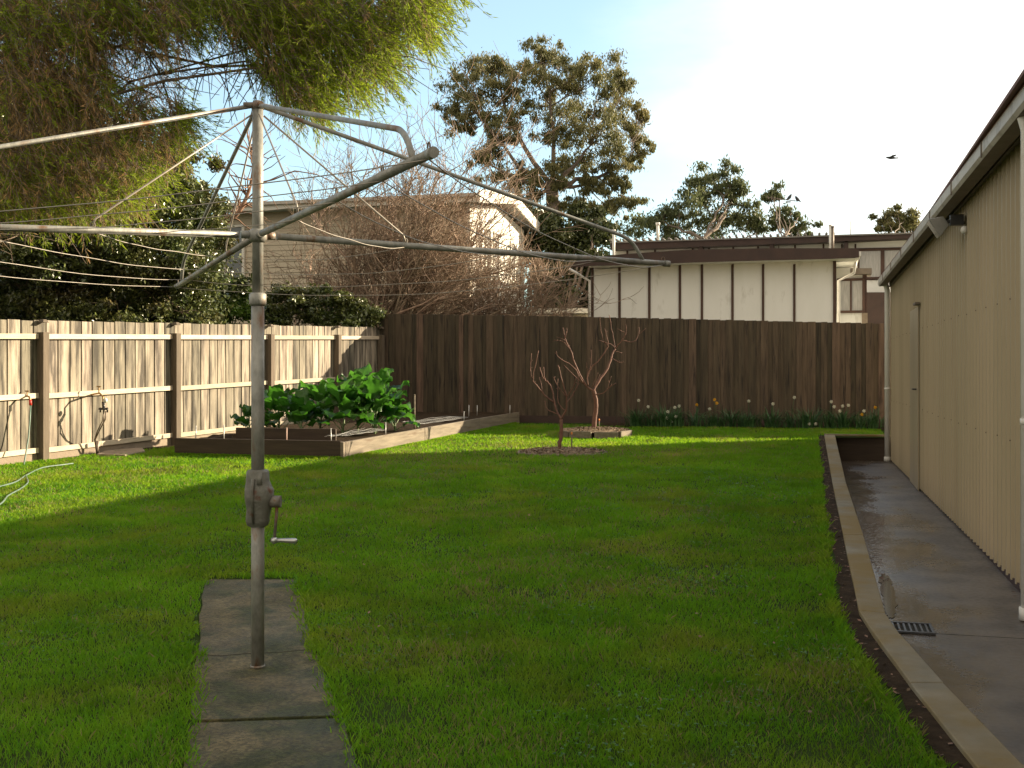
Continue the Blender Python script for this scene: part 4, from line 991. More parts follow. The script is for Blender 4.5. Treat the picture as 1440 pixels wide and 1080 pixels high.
def tree(name, base, fork, clumps, d, label, m, leaf, nleaf, r_tr, seed, cat='tree', group=None, bark='gumbark', hang=.6, asp=.3, shell=.35, sub=3, trunk_r=None):
    # clumps: (u, v, r_px, depth offset); fork: world point where the limbs start
    rnd = random.Random(seed); root = thing(name, base, label, cat, group); tr = MB(); cr = MB()
    base = Vector(base); fork = Vector(fork)
    tr.tube([base-Vector((0,0,.3)), base.lerp(fork, .35)+Vector((rnd.uniform(-.2,.2),0,0)), base.lerp(fork, .7)+Vector((rnd.uniform(-.2,.2),0,0)), fork], [r_tr*1.25, r_tr, r_tr*.9, r_tr*.75], 10)
    cs = []
    for (u, v, rp, do_) in clumps: cs.append((P(u, v, d+do_), rp*(d+do_)/F))
    # a few main limbs, every clump hangs on the nearest of them
    mains = []; order = sorted(range(len(cs)), key=lambda i: (cs[i][0]-fork).length); step = max(1, len(cs)//7)
    tips = [cs[i][0] for i in order[::-1][::step]][:8]
    for tp in tips: mains.append(limb(tr, fork, tp, r_tr*.36, r_tr*.08, rnd, .05, .06, 9, 7))
    for k, (c, r_) in enumerate(cs):
        best = min((p for ml in mains for p in ml[1:-1]), key=lambda p: (p-c).length+.35*(p-fork).length)
        ml = limb(tr, best, c, r_tr*.10, r_tr*.035, rnd, .06, .05, 5, 5)
        for j in range(sub):
            e = c+Vector((rnd.gauss(0,1), rnd.gauss(0,1), rnd.gauss(0,.8)))*r_*.95; limb(tr, ml[3], e, max(r_tr*.04,.012), max(r_tr*.015,.006), rnd, .06, .03, 4, 4)
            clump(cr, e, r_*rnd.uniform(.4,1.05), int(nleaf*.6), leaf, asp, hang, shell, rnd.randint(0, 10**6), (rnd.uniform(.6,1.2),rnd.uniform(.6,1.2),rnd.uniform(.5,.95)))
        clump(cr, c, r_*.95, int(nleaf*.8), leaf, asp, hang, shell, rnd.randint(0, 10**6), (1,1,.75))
    tr.build('trunk', M[bark], root); cr.build('crown', M[m], root); return root
# ------------------------------------------------------------------ big gum
gc_ = [(668,92,17,0),(690,88,14,1),(655,115,14,-1),(642,138,14,0),(640,160,13,1),(665,150,15,-1),(690,118,18,0),(712,100,14,1),(735,95,14,-1),(765,85,15,0),(762,72,9,0),
 (790,88,15,1),(815,95,15,-1),(700,145,18,1),(728,128,20,0),(755,115,20,-1),(785,118,20,1),(812,125,18,0),(840,112,14,-1),(866,105,13,1),(878,118,11,0),(850,135,17,0),
 (875,150,14,1),(725,160,18,-1),(760,150,20,1),(795,155,20,-1),(828,160,19,1),(858,170,18,-1),(885,178,15,0),(900,195,12,1),(905,160,8,0),(905,215,8,0),(770,190,14,1),(800,190,18,0),(835,195,20,0),
 (865,205,18,-1),(885,225,12,0),(820,222,18,1),(850,232,16,0),(790,225,13,-1),(694,190,12,0),(680,165,12,0),(720,195,11,1),(700,215,13,0),(680,222,11,-1),(695,250,14,0),(718,262,13,1),(735,245,12,0),
 (755,255,13,-1),(750,275,14,0),(728,285,15,0),(785,262,13,0),(800,245,12,1),(830,255,11,0),(845,262,10,0),(868,252,9,0),(886,290,8,0),(870,285,11,0),(855,296,9,1),(878,262,6,0),(838,300,9,0),(765,298,15,0),(785,290,12,0),(810,285,10,0),(655,180,9,0)]
tree('gum_tree', P(778, 560, 42)*1, P(776, 262, 42), gc_, 42, 'tall spreading gum tree rising between the two houses', 'gum', .145, 300, .30, 21, sub=6, cat='tree', hang=.9, asp=.30)
# smaller gums
g2 = [(885,325,14,0),(900,312,14,1),(920,318,14,0),(935,300,15,0),(950,318,16,1),(955,290,15,-1),(965,272,15,0),(978,256,14,0),(1000,250,13,1),(1018,245,10,0),(1035,255,12,0),(1005,270,18,0),(985,285,20,1),(1030,280,17,0),
 (1050,290,13,0),(1062,305,13,0),(1015,300,20,0),(980,312,20,0),(1040,315,18,0),(1068,322,13,0),(940,330,16,0),(1010,325,18,1),(1030,268,10,0),(1046,270,7,0),(925,308,8,0)]
tree('gum_tree', PY(990, 520, 58), PY(990, 335, 58), g2, 60, 'rounded grey green gum tree behind the dark roof of the far house', 'gum2', .22, 330, .22, 22, hang=.7, asp=.35)
g3 = [(1086,270,8,0),(1080,278,6,0),(1092,275,5,0),(1095,300,12,0),(1110,296,11,0),(1122,306,11,0),(1130,316,9,0),(1105,315,13,0),(1090,316,9,0),(1118,322,9,0)]
tree('gum_tree', PY(1104, 520, 56), PY(1103, 335, 56), g3, 58, 'small sparse gum tree beside the roof aerial', 'gum2', .24, 150, .12, 23, hang=.7, asp=.35)
g4 = [(1242,312,8,0),(1248,302,8,0),(1262,300,9,0),(1272,306,9,0),(1282,312,8,0),(1262,316,12,0),(1250,322,10,0),(1275,322,10,0),(1288,318,6,0),(1236,322,5,0)]
tree('gum_tree', PY(1262, 520, 60), PY(1262, 335, 60), g4, 62, 'olive green tree top behind the shed gutter', 'gum', .22, 230, .12, 24, hang=.5, asp=.4)
# dark evergreens between the houses
s1 = [(790,330,18,0),(815,320,17,0),(835,315,14,0),(850,335,14,0),(825,345,22,0),(795,355,22,0),(770,345,18,0),(755,365,18,0),(785,380,24,0),(820,375,24,0),(845,365,18,0),(765,395,22,0),(800,405,26,0),(838,400,22,0),(760,425,22,0),(790,435,26,0),(825,432,24,0),(850,425,20,0),(760,318,14,0),(742,340,12,0),(812,300,11,0),(750,300,12,0),(842,300,8,0)]
tree('evergreen_tree', PY(800, 540, 36), PY(798, 440, 36), s1, 38, 'dense dark evergreen below the tall gum, left of the panelled house', 'dark', .17, 620, .2, 25, hang=.3, asp=.45, shell=.1)
# hedge tree over the left fence
hd = []
hr_ = random.Random(5)
for k in range(150):
    u = hr_.uniform(-60, 285); lo = 455; hi = np.interp(u, [-60, 60, 150, 215, 262, 300], [140, 150, 190, 200, 250, 330])
    v = hr_.uniform(hi, lo); hd.append((u, v, hr_.uniform(20, 30), hr_.uniform(-1, 1.6)))
hd = [(u, v, r_, o+max(0, (u-100)/160*1.5)) for (u, v, r_, o) in hd]
hd += [(270,270,15,1.8),(278,300,15,1.8),(282,335,16,1.8),(280,365,16,1.8),(272,390,18,1.8),(262,420,20,1.8),(255,240,15,1.8),(268,445,18,1.8),(230,215,16,0),(240,195,14,0)]
tree('hedge_tree', (fx(15)-3.6, 17.5, .1), P(120, 400, 21), hd, 20.2, 'dense glossy dark leaved tree standing behind the left fence', 'hedge', .085, 620, .10, 26, hang=.2, asp=.5, shell=.2, bark='bark')
# dark tree filling behind the conifer
hb3 = [(hr_.uniform(40, 300), hr_.uniform(345, 450), 30, hr_.uniform(-.5, .5)) for k in range(30)]
hb2 = hb3+[(-60+hr_.uniform(0,210), hr_.uniform(130, 445), 34, hr_.uniform(0, 2)) for k in range(50)]
tree('evergreen_tree', (fx(15)-6.5, 19, .1), P(30, 420, 24), hb2, 24, 'shadowed evergreen in the gap beneath the hanging conifer branches', 'dark', .13, 500, .12, 27, hang=.3, asp=.45, shell=.1)
# bushes
for i, (cl, m, lb, sd) in enumerate((
  ([(290,408,14,0),(305,400,12,0),(322,402,12,0),(300,425,18,0),(325,425,17,0),(345,435,15,0),(285,440,16,0),(315,448,16,0),(345,412,10,0)], 'bush', 'round bright green bush over the fence left of the hoist pole', 31),
  ([(385,418,12,.2),(400,410,12,0),(425,415,13,0),(440,425,13,0),(410,435,17,0),(390,446,15,0),(435,446,16,0),(380,436,11,-.2)], 'hedge', 'glossy bush over the fence just right of the hoist pole', 32),
  ([(470,425,12,0),(485,420,11,0),(500,430,13,0),(480,443,16,0),(505,448,15,0),(522,452,11,0),(460,446,14,0),(524,440,8,0)], 'hedge', 'low glossy bush at the fence corner under the bare tree', 33))):
    c = cl[len(cl)//2]; tree('leafy_bush', P(c[0], 560, 25.5), P(c[0], 470, 25.5), cl, 25, lb, m, .085, 700, .05, sd, cat='bush', hang=.1, asp=.5, shell=.2, bark='bark')
# ------------------------------------------------------------------ bare tree
def bare_tree(base, stems, label, seed, hlim):
    rnd = random.Random(seed); root = thing('bare_tree', base, label, 'tree'); tr = MB(); tw = MB()
    def grow(p, d_, L_, r_, lev):
        n = 5; pts = [p]; dd = d_.copy()
        for i in range(n):
            dd = (dd+Vector((rnd.gauss(0,1), rnd.gauss(0,1), rnd.gauss(0,1)))*.13+Vector((0,0,.05))).normalized(); pts.append(pts[-1]+dd*L_/n)
            if pts[-1].y < 25.0: dd.y = abs(dd.y)+.2
            if pts[-1].y > 29.2: dd.y = -abs(dd.y)-.2
        mb = tr if lev < 2 else tw; mb.val = rnd.random()
        mb.tube(pts, [r_*(1-.55*i/n) for i in range(n+1)], (7,6,4,3,3,3)[lev], cap=False)
        if lev >= 4: return
        k = (6,5,4,3)[lev]
        for j in range(k):
            t = rnd.uniform(.25, 1); i = min(int(t*n), n-1); q = pts[i].lerp(pts[i+1], t*n-i)
            nd = ((pts[i+1]-pts[i]).normalized()+Vector((rnd.gauss(0,1), rnd.gauss(0,1), rnd.gauss(0,.7)))*.62).normalized()
            grow(q, nd, L_*rnd.uniform(.45,.74), max(r_*.5, .0075), lev+1)
    for (e, r_, L_) in stems:
        d_ = (Vector(e)-Vector(base)); grow(Vector(base)+Vector((rnd.uniform(-.2,.2), rnd.uniform(-.2,.2), 0)), d_.normalized(), L_, r_, 0)
    tr.build('trunk', M['twig'], root); tw.build('twigs', M['twig'], root)
DB = 27; bb = P(548, 590, DB)
st = []
for (u, v, L_) in ((400,270,5.5),(440,230,5.8),(480,190,6.2),(520,190,6.3),(560,160,6.4),(590,200,6.0),(620,210,6.0),(660,230,5.6),(690,290,5.2),(720,350,4.6),(430,340,4.6),(380,330,5.0),(640,320,5.0),(520,260,5.4),(600,280,5.0),(560,240,5.0),(470,300,4.8)):
    st.append((P(u, v, DB+random.uniform(-1.2, 1.2)), .055, L_*.70))
bare_tree(bb, st, 'wide bare twiggy tree in front of the cream house', 51, 8)
bb = P(690, 590, 28.2); st = [(P(u, v, 28.2+random.uniform(-.8,.8)), .03, 2.5) for (u, v) in ((640,330),(670,320),(700,330),(730,360),(750,390),(625,370),(655,380),(690,390))]
bare_tree(bb, st, 'lower thicket of bare twigs before the white gable', 52, 5)
hedge_root = [o for o in bpy.data.objects if o.name.startswith('hedge_tree')][0]; rb_ = random.Random(9); b = MB()
bpts = smooth([P(u, v, 24.2) for u, v in ((225,345),(262,330),(290,320),(318,311),(336,298),(350,268),(356,235),(352,205))], 4); b.tube(bpts, [.085-.065*i/(len(bpts)-1) for i in range(len(bpts))], 8)
for i in range(8, len(bpts)):
    for k in range(3): limb(b, bpts[i], bpts[i]+Vector((rb_.gauss(0,.5), rb_.gauss(0,.4), rb_.gauss(.25,.4))), .018, .006, rb_, .08, .02, 5, 4)
M['redbark'] = mat('reddish_bark', (.20,.11,.07), (.30,.18,.12), 5, .85, .3, 30); b.build('bough', M['redbark'], hedge_root)
# ------------------------------------------------------------------ overhanging conifer, built from hanging sprays
def spray_set(pts, dirs, L_, nn, nl, nw, seed):
    g = np.random.RandomState(seed); n = len(pts); out = []; vals = []
    pts = np.array(pts); dirs = np.array(dirs)
    for s in range(nn):
        t = g.rand(n)[:, None]; p = pts+dirs*(L_[:, None]*t); p[:, 2] -= (L_*.25*(t[:, 0]**2))
        o = g.normal(size=(n, 3)); sd = np.cross(dirs, o); sd /= np.linalg.norm(sd, axis=1)[:, None]+1e-9
        ax = dirs*g.uniform(.6, 1.3, (n, 1))+sd*g.uniform(.25, .8, (n, 1)); ax[:, 2] -= .15; ax /= np.linalg.norm(ax, axis=1)[:, None]
        l = (nl*g.uniform(.5, 1.3, n))[:, None]; w_ = np.cross(ax, g.normal(size=(n, 3))); w_ /= np.linalg.norm(w_, axis=1)[:, None]+1e-9
        out.append(np.stack([p-w_*nw*.5, p+ax*l*.55-w_*nw, p+ax*l, p+ax*l*.55+w_*nw], 1)); vals.append(g.rand(n))
    return np.concatenate(out), np.concatenate(vals)
cf = thing('conifer_tree', P(-420, 700, 15), 'tall feathery conifer whose drooping branches hang over the top left', 'tree')
rc = random.Random(77); tr = MB(); needles = MB(); dry = MB()
tb_ = P(-420, 700, 15); tt = P(-330, -900, 15); tr.tube([tb_, tb_.lerp(tt, .5)+Vector((.2,0,0)), tt], [.42,.3,.15], 12)
def trunk_at(z): return tb_.lerp(tt, (z-tb_.z)/(tt.z-tb_.z))
boughs = [  # ends (u,v,d) of the main boughs
 ((640,-40),12.5),((600,20),12.8),((560,60),12.2),((520,95),13),((470,60),13.5),((420,120),12.6),((380,60),13.2),((330,20),12.4),((300,-20),13),((250,40),13.8),((200,0),12.5),((150,40),13),
 ((230,140),14),((210,210),14.2),((180,270),14.4),((120,240),13.6),((90,300),14.2),((60,200),13.4),((30,120),12.8),((100,100),13.2),((40,330),14.5),((150,170),13.8),((0,260),13.2),((500,-30),13.4),((420,0),12.8),((540,-10),12.2),((0,40),12),((60,0),12.4)]
gp, gd, dp, dd_ = [], [], [], []
for (e, dpt) in boughs:
    E = P(e[0], e[1], dpt); s0 = trunk_at(E.z+rc.uniform(.4, 1.4)); ml = limb(tr, s0, E, .04, .008, rc, .07, -.06, 12, 6)
    for i in range(4, len(ml)):
        for j in range(7):
            q = ml[i].lerp(ml[i-1], rc.random()); a = q+Vector((rc.gauss(0,.35), rc.gauss(0,.5), rc.gauss(-.25,.25)))
            tr.tube([q, q.lerp(a, .5)+Vector((0,0,.05)), a], [.008,.006,.004], 3, cap=False)
    
def region(n, f, hang_dir, lists, spread=.9):
    k = 0; t = 0
    while k < n and t < n*30:
        t += 1; u = rc.uniform(-60, 645); v = rc.uniform(-60, 345)
        if rc.random() > f(u, v): continue
        dpt = rc.uniform(11.8, 14.6); p = P(u, v, dpt); dv = Vector((hang_dir[0]+rc.gauss(0,.35), rc.gauss(0,.5), hang_dir[1]+rc.gauss(0,.3))).normalized()
        lists[0].append(list(p)); lists[1].append(list(dv)); k += 1
def nzv(u, v, s, o): return noise.noise(Vector((u*s, v*s, o)))
def fringe(u): return -30+np.interp(u, [-60, 170, 240, 300, 340, 400, 470, 540, 590, 615, 640], [330, 320, 235, 170, 120, 200, 160, 135, 90, 55, 0])
def gap(u, v): return math.exp(-(((u-245)/62)**2+((v-85)/48)**2))*1.0+.8*math.exp(-(((u-300)/35)**2+((v-90)/50)**2))+.9*math.exp(-(((u-285)/28)**2+((v-180)/45)**2))
def fg(u, v):                                            # green
    e = fringe(u)
    if v > e-10+28*nzv(u, v, .035, 1): return 0
    g = .34+1.5*nzv(u, v, .022, 3)
    if u > 330: g += .40
    if v < 45 and u > 120: g += .25
    if u < 230 and v > 225: g += .35
    if u < 240 and 50 < v < 225: g -= .22
    if u > 330 and nzv(u, v, .03, 8) < -.22: g -= .35
    return max(0, min(1, g-1.1*gap(u, v)))
def fd(u, v):                                            # brown
    e = fringe(u)
    if v > e-25: return 0
    g = .28+1.1*nzv(u, v, .02, 6)
    if u < 260: g += .40
    if u > 420: g -= .25
    return max(0, min(1, g-.75*gap(u, v)))
region(6000, fg, (.55, -.42), (gp, gd)); region(2700, fd, (.30, -.62), (dp, dd_))
gp, gd = np.array(gp), np.array(gd); Lg = rs.uniform(.25, .55, len(gp))
a, v_ = spray_set(gp, gd, Lg, 30, .085, .0050, 5); needles.quads(a, v_)
dp, dd_ = np.array(dp), np.array(dd_); Ld = rs.uniform(.25, .6, len(dp))
a, v_ = spray_set(dp, dd_, Ld, 20, .11, .0032, 6); dry.quads(a, v_)
for P_, D_, L_ in ((gp, gd, Lg), (dp, dd_, Ld)):
    for i in range(0, len(P_), 1):
        a0 = Vector(P_[i]); dv = Vector(D_[i]); tr.tube([a0-dv*.12, a0+dv*L_[i]*.5-Vector((0,0,L_[i]*.06)), a0+dv*L_[i]-Vector((0,0,L_[i]*.25))], [.0045,.003,.002], 3, cap=False)
tr.build('trunk', M['bark'], cf); needles.build('green_sprays', M['needle'], cf); dry.build('dry_sprays', M['dneedle'], cf)
# ------------------------------------------------------------------ houses
def quadY(b, pxs, y, th, val=None): b.prism([PY(u, v, y) for u, v in pxs], (0, th, 0), val)
# cream house, gable to the right
HY = 30.0; xr_ = PY(660, 300, HY).x; xl_ = PY(262, 300, HY).x; HD = 6.2
h1 = thing('cream_house', (xr_, HY, .4), 'two storey cream weatherboard house with white gable behind the bare tree', 'house')
ze = PY(660, 287, HY).z; zr = ze+.33; zf = .4
b = MB(); z = zf; nb = int((ze-zf)/.16)
for i in range(nb):                                     # lapped boards
    z0, z1 = zf+i*.16, zf+(i+1)*.16; i0 = len(b.v)
    b.v += [(xl_, HY-.022, z0), (xr_, HY-.022, z0), (xr_, HY, z1), (xl_, HY, z1), (xl_, HY, z0), (xr_, HY, z0)]; b.face((i0, i0+1, i0+2, i0+3)); b.face((i0+4, i0+5, i0+1, i0))
b.box(((xl_+xr_)/2, HY+.16, (zf+ze)/2), (xr_-xl_-.02, .3, ze-zf)); b.build('front_wall', M['cream'], h1)
b = MB(); b.prism([(xr_-.02, HY+.0, zf), (xr_-.02, HY+HD, zf), (xr_-.02, HY+HD, ze), (xr_-.02, HY+HD/2, zr), (xr_-.02, HY+.0, ze)], (-.15, 0, 0)); b.build('gable_wall', M['whitep'], h1)
b = MB(); b.prism([(xl_, HY-.55, ze+.02), (xl_, HY-.55, ze-.14+.3), (xl_, HY+HD/2, zr+.28), (xl_, HY+HD+.6, ze+.14), (xl_, HY+HD+.6, ze), (xl_, HY+HD/2, zr+.14)], (xr_-xl_+.42, 0, 0)); b.build('roof', M['troof'], h1)
b = MB(); b.prism([(xr_+.42, HY-.57, ze-.06), (xr_+.42, HY-.57, ze+.30), (xr_+.42, HY+HD/2, zr+.42), (xr_+.42, HY+HD+.62, ze+.20), (xr_+.42, HY+HD+.62, ze-.12), (xr_+.42, HY+HD/2, zr+.10)], (.05, 0, 0)); b.build('barge_board', M['whitep'], h1)
b = MB(); b.beam((xl_, HY-.58, ze+.09), (xr_+.41, HY-.58, ze+.09), .05, .24); b.build('fascia', M['whitep'], h1)
b = MB(); b.beam((xl_, HY-.66, ze+.15), (xr_+.40, HY-.66, ze+.15), .10, .09); b.build('gutter', M['gutter'], h1)
b = MB(); b.box((xr_-.01, HY-.035, (zf+ze)/2), (.09, .05, ze-zf)); b.build('corner_trim', M['whitep'], h1)
def window(parent, u0, v0, u1, v1, y, fr='whitep', gl='glass', mull=1, t=.07):
    a, c = PY(u0, v0, y), PY(u1, v1, y); z1, z0 = a.z, c.z; cy = y-.05; W, Hh = c.x-a.x, z1-z0; b = MB()
    for x in (a.x+t/2, c.x-t/2): b.box((x, cy, (z0+z1)/2), (t, .08, Hh))
    for z in (z0+t/2, z1-t/2): b.box(((a.x+c.x)/2, cy+.003, z), (W-2*t, .08, t))
    for k in range(mull): b.box((a.x+W*(k+1)/(mull+1), cy+.006, (z0+z1)/2), (t*.7, .07, Hh-2*t))
    wn = b.build('window', M[fr], parent)
    b = MB(); b.box(((a.x+c.x)/2, cy+.03, (z0+z1)/2), (W-.02, .01, Hh-.02)); b.build('pane', M[gl], wn)
window(h1, 290, 318, 345, 402, HY-.02, mull=1)
window(h1, 560, 330, 600, 395, HY-.02, mull=1)
for (ya_, yb_, za, zb_) in ((HY+.75, HY+1.15, 3.0, 5.6), (HY+1.6, HY+2.1, 3.0, 5.7), (HY+2.5, HY+3.0, 3.0, 5.7), (HY+4.4, HY+4.9, 4.4, 5.6), (HY+4.4,HY+4.9,2.6,3.1)):
    b = MB(); 
    for y in (ya_, yb_): b.box((xr_+.0, y, (za+zb_)/2), (.06, .06, zb_-za))
    for z in (za, zb_): b.box((xr_+.002, (ya_+yb_)/2, z), (.06, yb_-ya_-.06, .06))
    wn = b.build('window', M['whitep'], h1)
    b = MB(); b.box((xr_-.012, (ya_+yb_)/2, (za+zb_)/2), (.012, yb_-ya_-.02, zb_-za-.02)); b.build('pane', M['curtain'], wn)
# rear porch of the cream house, right of the gable
b = MB(); b.box((xr_+1.0, HY+HD+1.2, 1.9), (2.1, 2.4, 3.0)); b.build('porch_wall', M['cream'], h1)
b = MB(); b.box((xr_+1.1, HY+HD+1.1, 3.50), (2.7, 2.9, .16)); b.build('porch_roof', M['whitep'], h1)
b = MB(); b.box((xr_+1.55, HY+HD-.02, 2.3), (.5, .05, 1.1)); b.build('porch_window', M['glass'], h1)
# panelled house behind the back fence
PYW = 27.4
h2 = thing('panelled_house', PY(1000, 590, PYW), 'low house end with white panels and dark brown battens behind the back fence', 'house')
b = MB(); quadY(b, [(831,520),(831,380),(940,371),(1175,362),(1175,520)][::-1], PYW, .2); b.build('panel_wall', M['panel'], h2)
for u in (833, 871, 913, 956, 987, 1030, 1073, 1117): b = MB(); quadY(b, [(u-1.7,520),(u-1.7,372),(u+1.7,371),(u+1.7,520)][::-1], PYW-.03, .032); b.build('batten', M['batten'], h2)
b = MB(); quadY(b, [(1171.5,520),(1171.5,362),(1176,362),(1176,520)][::-1], PYW-.035, .24); b.build('batten', M['batten'], h2)
b = MB(); quadY(b, [(796,377),(818,363),(880,357),(970,351),(1080,349),(1208,349),(1208,362),(1168,364),(1080,366),(975,369),(905,372),(826,374)][::-1], PYW-.62, .05); b.build('fascia_board', M['dbrown'], h2)
a0, a1, a2 = PY(818, 366, PYW-.57), PY(975, 353, PYW-.57), PY(1206, 352, PYW-.57)
b = MB(); i0 = 0
for p in (a0, a1, a2): b.v += [(p.x, p.y, p.z), (p.x, p.y+6.0, p.z+.0)]
b.face((0,2,3,1)); b.face((2,4,5,3)); rf = b.build('roof', M['troof'], h2); so = rf.modifiers.new('t', 'SOLIDIFY'); so.thickness = .05; so.offset = -1
b = MB()                                                # boxed eave under the fascia and to the right
s0, s1, s2 = PY(826, 374, PYW-.57), PY(975, 369, PYW-.57), PY(1206, 363, PYW-.57)
for p in (s0, s1, s2): b.v += [(p.x, p.y, p.z), (p.x, p.y+.60, p.z+.0)]
b.face((0,1,3,2)); b.face((2,3,5,4))
xr2 = PY(1175, 362, PYW).x; b.v += [(xr2, PYW+.2, s2.z-.0), (s2.x, PYW+.03, s2.z), (s2.x, PYW+5, s2.z+.0), (xr2, PYW+5, s2.z)]; b.face((6,7,8,9)); b.build('soffit', M['panel'], h2)
b = MB(); b.box((xr2-.1, PYW+2.7, 2.2), (.2, 5, 4.0)); b.box((PY(833,400,PYW).x+.1, PYW+2.7, 2.2), (.2, 5, 4.0)); b.build('side_walls', M['panel'], h2)
b = MB(); b.beam((s2.x+.03, PYW-.6, s2.z+.1), (s2.x+.03, PYW+5, s2.z+.1), .08, .10); b.build('gutter', M['pvc'], h2); b = MB(); b.tube([(s2.x+.0, PYW+.4, s2.z+.05), (s2.x-.05, PYW+.45, s2.z-.25), (xr2+.08, PYW+.5, s2.z-.42), (xr2+.08, PYW+.5, .6)], .035, 8); b.build('downpipe', M['pvc'], h2); b = MB(); b.tube([PY(800,378,PYW-.1), PY(812,385,PYW-.1), PY(829,395,PYW-.1), PY(829,460,PYW-.1)], .035, 8); b.build('downpipe', M['pvc'], h2)
# glazed side bay
BY = 29.2
b = MB(); quadY(b, [(1176,520),(1176,377),(1218,377),(1218,520)][::-1], BY, .15); b.build('bay_wall', M['panel'], h2)
b = MB(); quadY(b, [(1196,385),(1196,377),(1226,377),(1226,385)][::-1], BY-.35, .9); b.build('bay_canopy', M['fascia'], h2)
window(h2, 1177, 392, 1216, 440, BY, 'batten', 'curtain', 1, .06)
b = MB(); quadY(b, [(1213,520),(1213,384),(1219,384),(1219,520)][::-1], BY-.05, .05); b.build('bay_post', M['batten'], h2)
b = MB(); quadY(b, [(1212,520),(1212,440),(1220,440),(1220,520)][::-1], BY-.12, .05); b.build('bay_pier', M['stone'], h2)
# flue pipes on the panelled house roof
for (u, v0, v1, lb, r_) in ((863, 323, 360, 'slim grey flue pipe at the left end of the panelled house roof', .035), (1167.5, 316, 352, 'pale tall flue of a close pair on the panelled house roof', .030), (1171, 318, 352, 'darker flue of a close pair on the panelled house roof', .03)):
    b = MB(); yy = PYW+.4; p0, p1 = PY(u, v1, yy), PY(u, v0, yy); p0.z -= .2; b.tube([p0, p1], r_, 10); b.tube([p1-Vector((0,0,.03)), p1], r_*1.35, 10); tag(b.build('flue_pipe', M['pvc' if 'darker' not in lb else 'pipe']), lb, 'flue')
# far house
FY = 34.0
h3 = thing('far_house', PY(1080, 590, FY), 'long low brown roofed house with white panels behind the panelled house', 'house')
b = MB(); quadY(b, [(862,520),(862,348),(1300,336),(1300,520)][::-1], FY, .25); b.build('panel_wall', M['panel'], h3)
b = MB(); quadY(b, [(858,351),(858,341),(1150,331),(1300,327),(1300,334),(1120,342)][::-1], FY-.6, .5); b.build('fascia_board', M['dbrown'], h3)
b = MB(); p0, p1 = PY(858, 340, FY-.65), PY(1305, 326, FY-.65)
b.v += [(p0.x, p0.y, p0.z), (p1.x, p1.y, p1.z), (p1.x, p1.y+8, p1.z+.15), (p0.x, p0.y+8, p0.z+.15)]; b.face((0,1,2,3)); rf = b.build('roof', M['troof'], h3); so = rf.modifiers.new('t', 'SOLIDIFY'); so.thickness = .04
b = MB()
for k in range(34):
    t = k/46; p = p0.lerp(p1, t); b.tube([p+Vector((0,-.02,.045)), p+Vector((0,7.8,.19))], .035, 6)
b.build('roof_ribs', M['troof'], rf)
for u in (882, 921, 974, 997, 1031, 1066, 1085, 1118, 1158, 1184, 1203): b = MB(); quadY(b, [(u-1.2,362),(u-1.2,343),(u+1.2,343),(u+1.2,362)][::-1], FY-.03, .035); b.build('batten', M['batten'], h3)
b = MB(); quadY(b, [(1203,351),(1203,349),(1300,347),(1300,349)][::-1], FY-.03, .035); quadY(b, [(1205,394),(1205,392.5),(1300,392),(1300,393.5)][::-1], FY-.03, .03)
b.build('cross_battens', M['batten'], h3)
for u in (985, 1085, 1190): b = MB(); quadY(b, [(u-3,352),(u-3,341),(u+3,341),(u+3,352)][::-1], FY-.55, .5); b.build('eave_bracket', M['dbrown'], h3)
window(h3, 1206, 351, 1241, 392, FY, 'batten', 'curtain', 0, .05); window(h3, 1241, 350, 1285, 392, FY, 'batten', 'curtain', 0, .05)
b = MB(); quadY(b, [(1216,520),(1216,411),(1262,411),(1262,520)][::-1], FY-1.2, .9); b.build('porch_boards', M['dbrown'], h3)
for (u, v0, v1, lb, r_) in ((925, 313, 345, 'white vent pipe on the left of the far brown roof', .045), (1196, 311, 332, 'very thin vent rod on the far roof', .012)):
    b = MB(); p0_, p1_ = PY(u, v1, FY+.3), PY(u, v0, FY+.3); b.tube([p0_, p1_], r_, 8)
    if r_ > .03: b.tube([p1_-Vector((0,0,.08)), p1_], r_*1.5, 8)
    tag(b.build('vent_pipe', M['pvc']), lb, 'vent pipe')
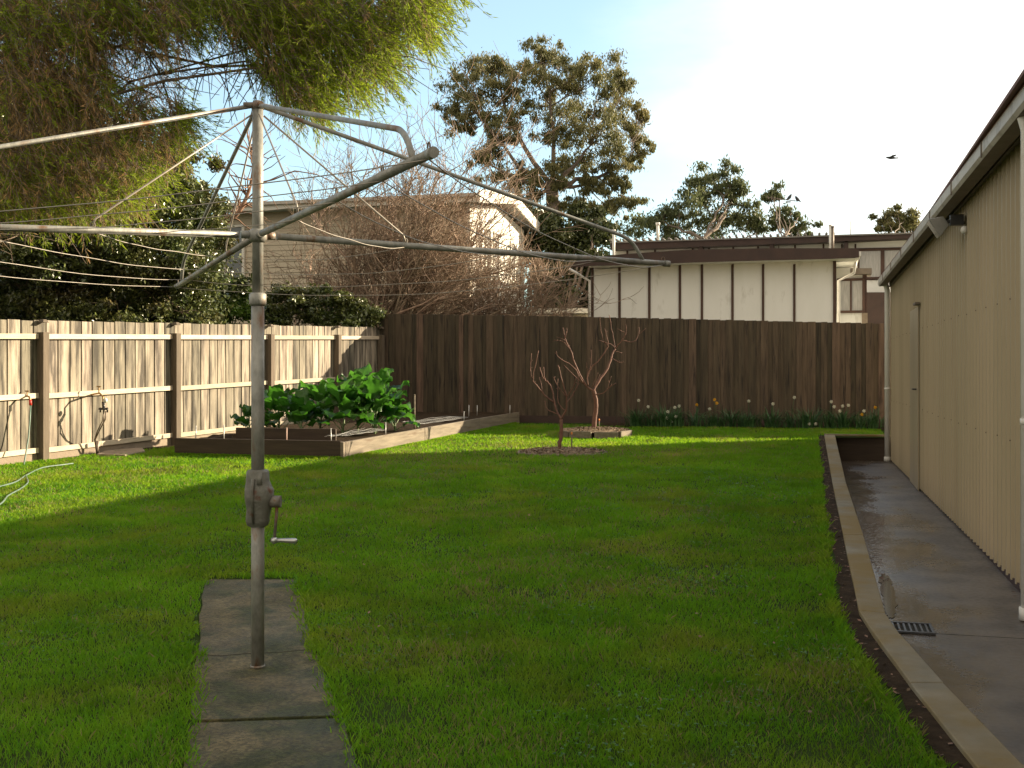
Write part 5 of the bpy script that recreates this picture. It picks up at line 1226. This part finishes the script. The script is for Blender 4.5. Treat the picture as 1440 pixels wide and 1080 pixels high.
# aerial with two birds
AY = FY-.3; ar = thing('roof_aerial', PY(1096, 345, AY), 'thin television aerial on the far roof beside the small tree', 'aerial')
b = MB(); b.tube([PY(1095, 352, AY), PY(1096.5, 279, AY)], .016, 6); b.build('mast', M['pipe'], ar)
b = MB(); b.tube([PY(1078, 277.5, AY), PY(1122, 283, AY)], .012, 5)
for k in range(9):
    u = 1080+k*4.6; v = 277.6+k*.6; p = PY(u, v, AY); b.tube([p+Vector((0,-.28+.015*k,0)), p+Vector((0,.28-.015*k,0))], .006, 4)
b.tube([PY(1105, 281, AY)+Vector((0,0,-.06)), PY(1112, 282, AY)+Vector((0,0,-.04))], .02, 5)
b.build('boom', M['pipe'], ar)
_V = Vector
def bird_perch(u, v, label, flip):
    p = PY(u, v, AY); s = flip; b = MB(); Vector = lambda t: _V(t)*.72
    b.tube([p+Vector((-.13*s,0,-.05)), p+Vector((-.06*s,0,.0)), p+Vector((0,0,.05)), p+Vector((.04*s,0,.10)), p+Vector((.06*s,0,.145)), p+Vector((.085*s,0,.15)), p+Vector((.12*s,0,.145))], [.012,.03,.048,.042,.030,.022,.004], 10)
    b.tube([p+Vector((.0,.01,.02)), p+Vector((.0,.01,-.02))], .004, 4); b.tube([p+Vector((.01,-.01,.02)), p+Vector((.01,-.01,-.02))], .004, 4)
    tag(b.build('perched_bird', M['bird']), label, 'bird', 'birds perched on the aerial')
bird_perch(1110, 279.5, 'upright dark bird perched near the middle of the aerial', 1); bird_perch(1121.5, 282, 'dark bird perched at the right tip of the aerial', -1)
b = MB(); p = P(1252, 222, 30); hr2 = hr
b.tube([p-hr*.13+Vector((0,0,.015)), p-hr*.11+Vector((0,0,.02)), p-hr*.08+Vector((0,0,.01)), p, p+hr*.08, p+hr*.15+Vector((0,0,-.005)), p+hr*.2], [.003,.012,.022,.038,.03,.014,.018], 10)
for s in (-1, 1):
    i0 = len(b.v); w0 = [p-hr*.05+hf*.02*s, p+hr*.04+hf*.02*s, p+hr*.10+hf*.18*s+Vector((0,0,.03)), p+hr*.07+hf*.25*s+Vector((0,0,.035)), p+hr*.0+hf*.16*s+Vector((0,0,.035))]
    b.prism(w0, (0,0,.008))
tag(b.build('flying_bird', M['bird']), 'dark bird gliding across the bright sky', 'bird')
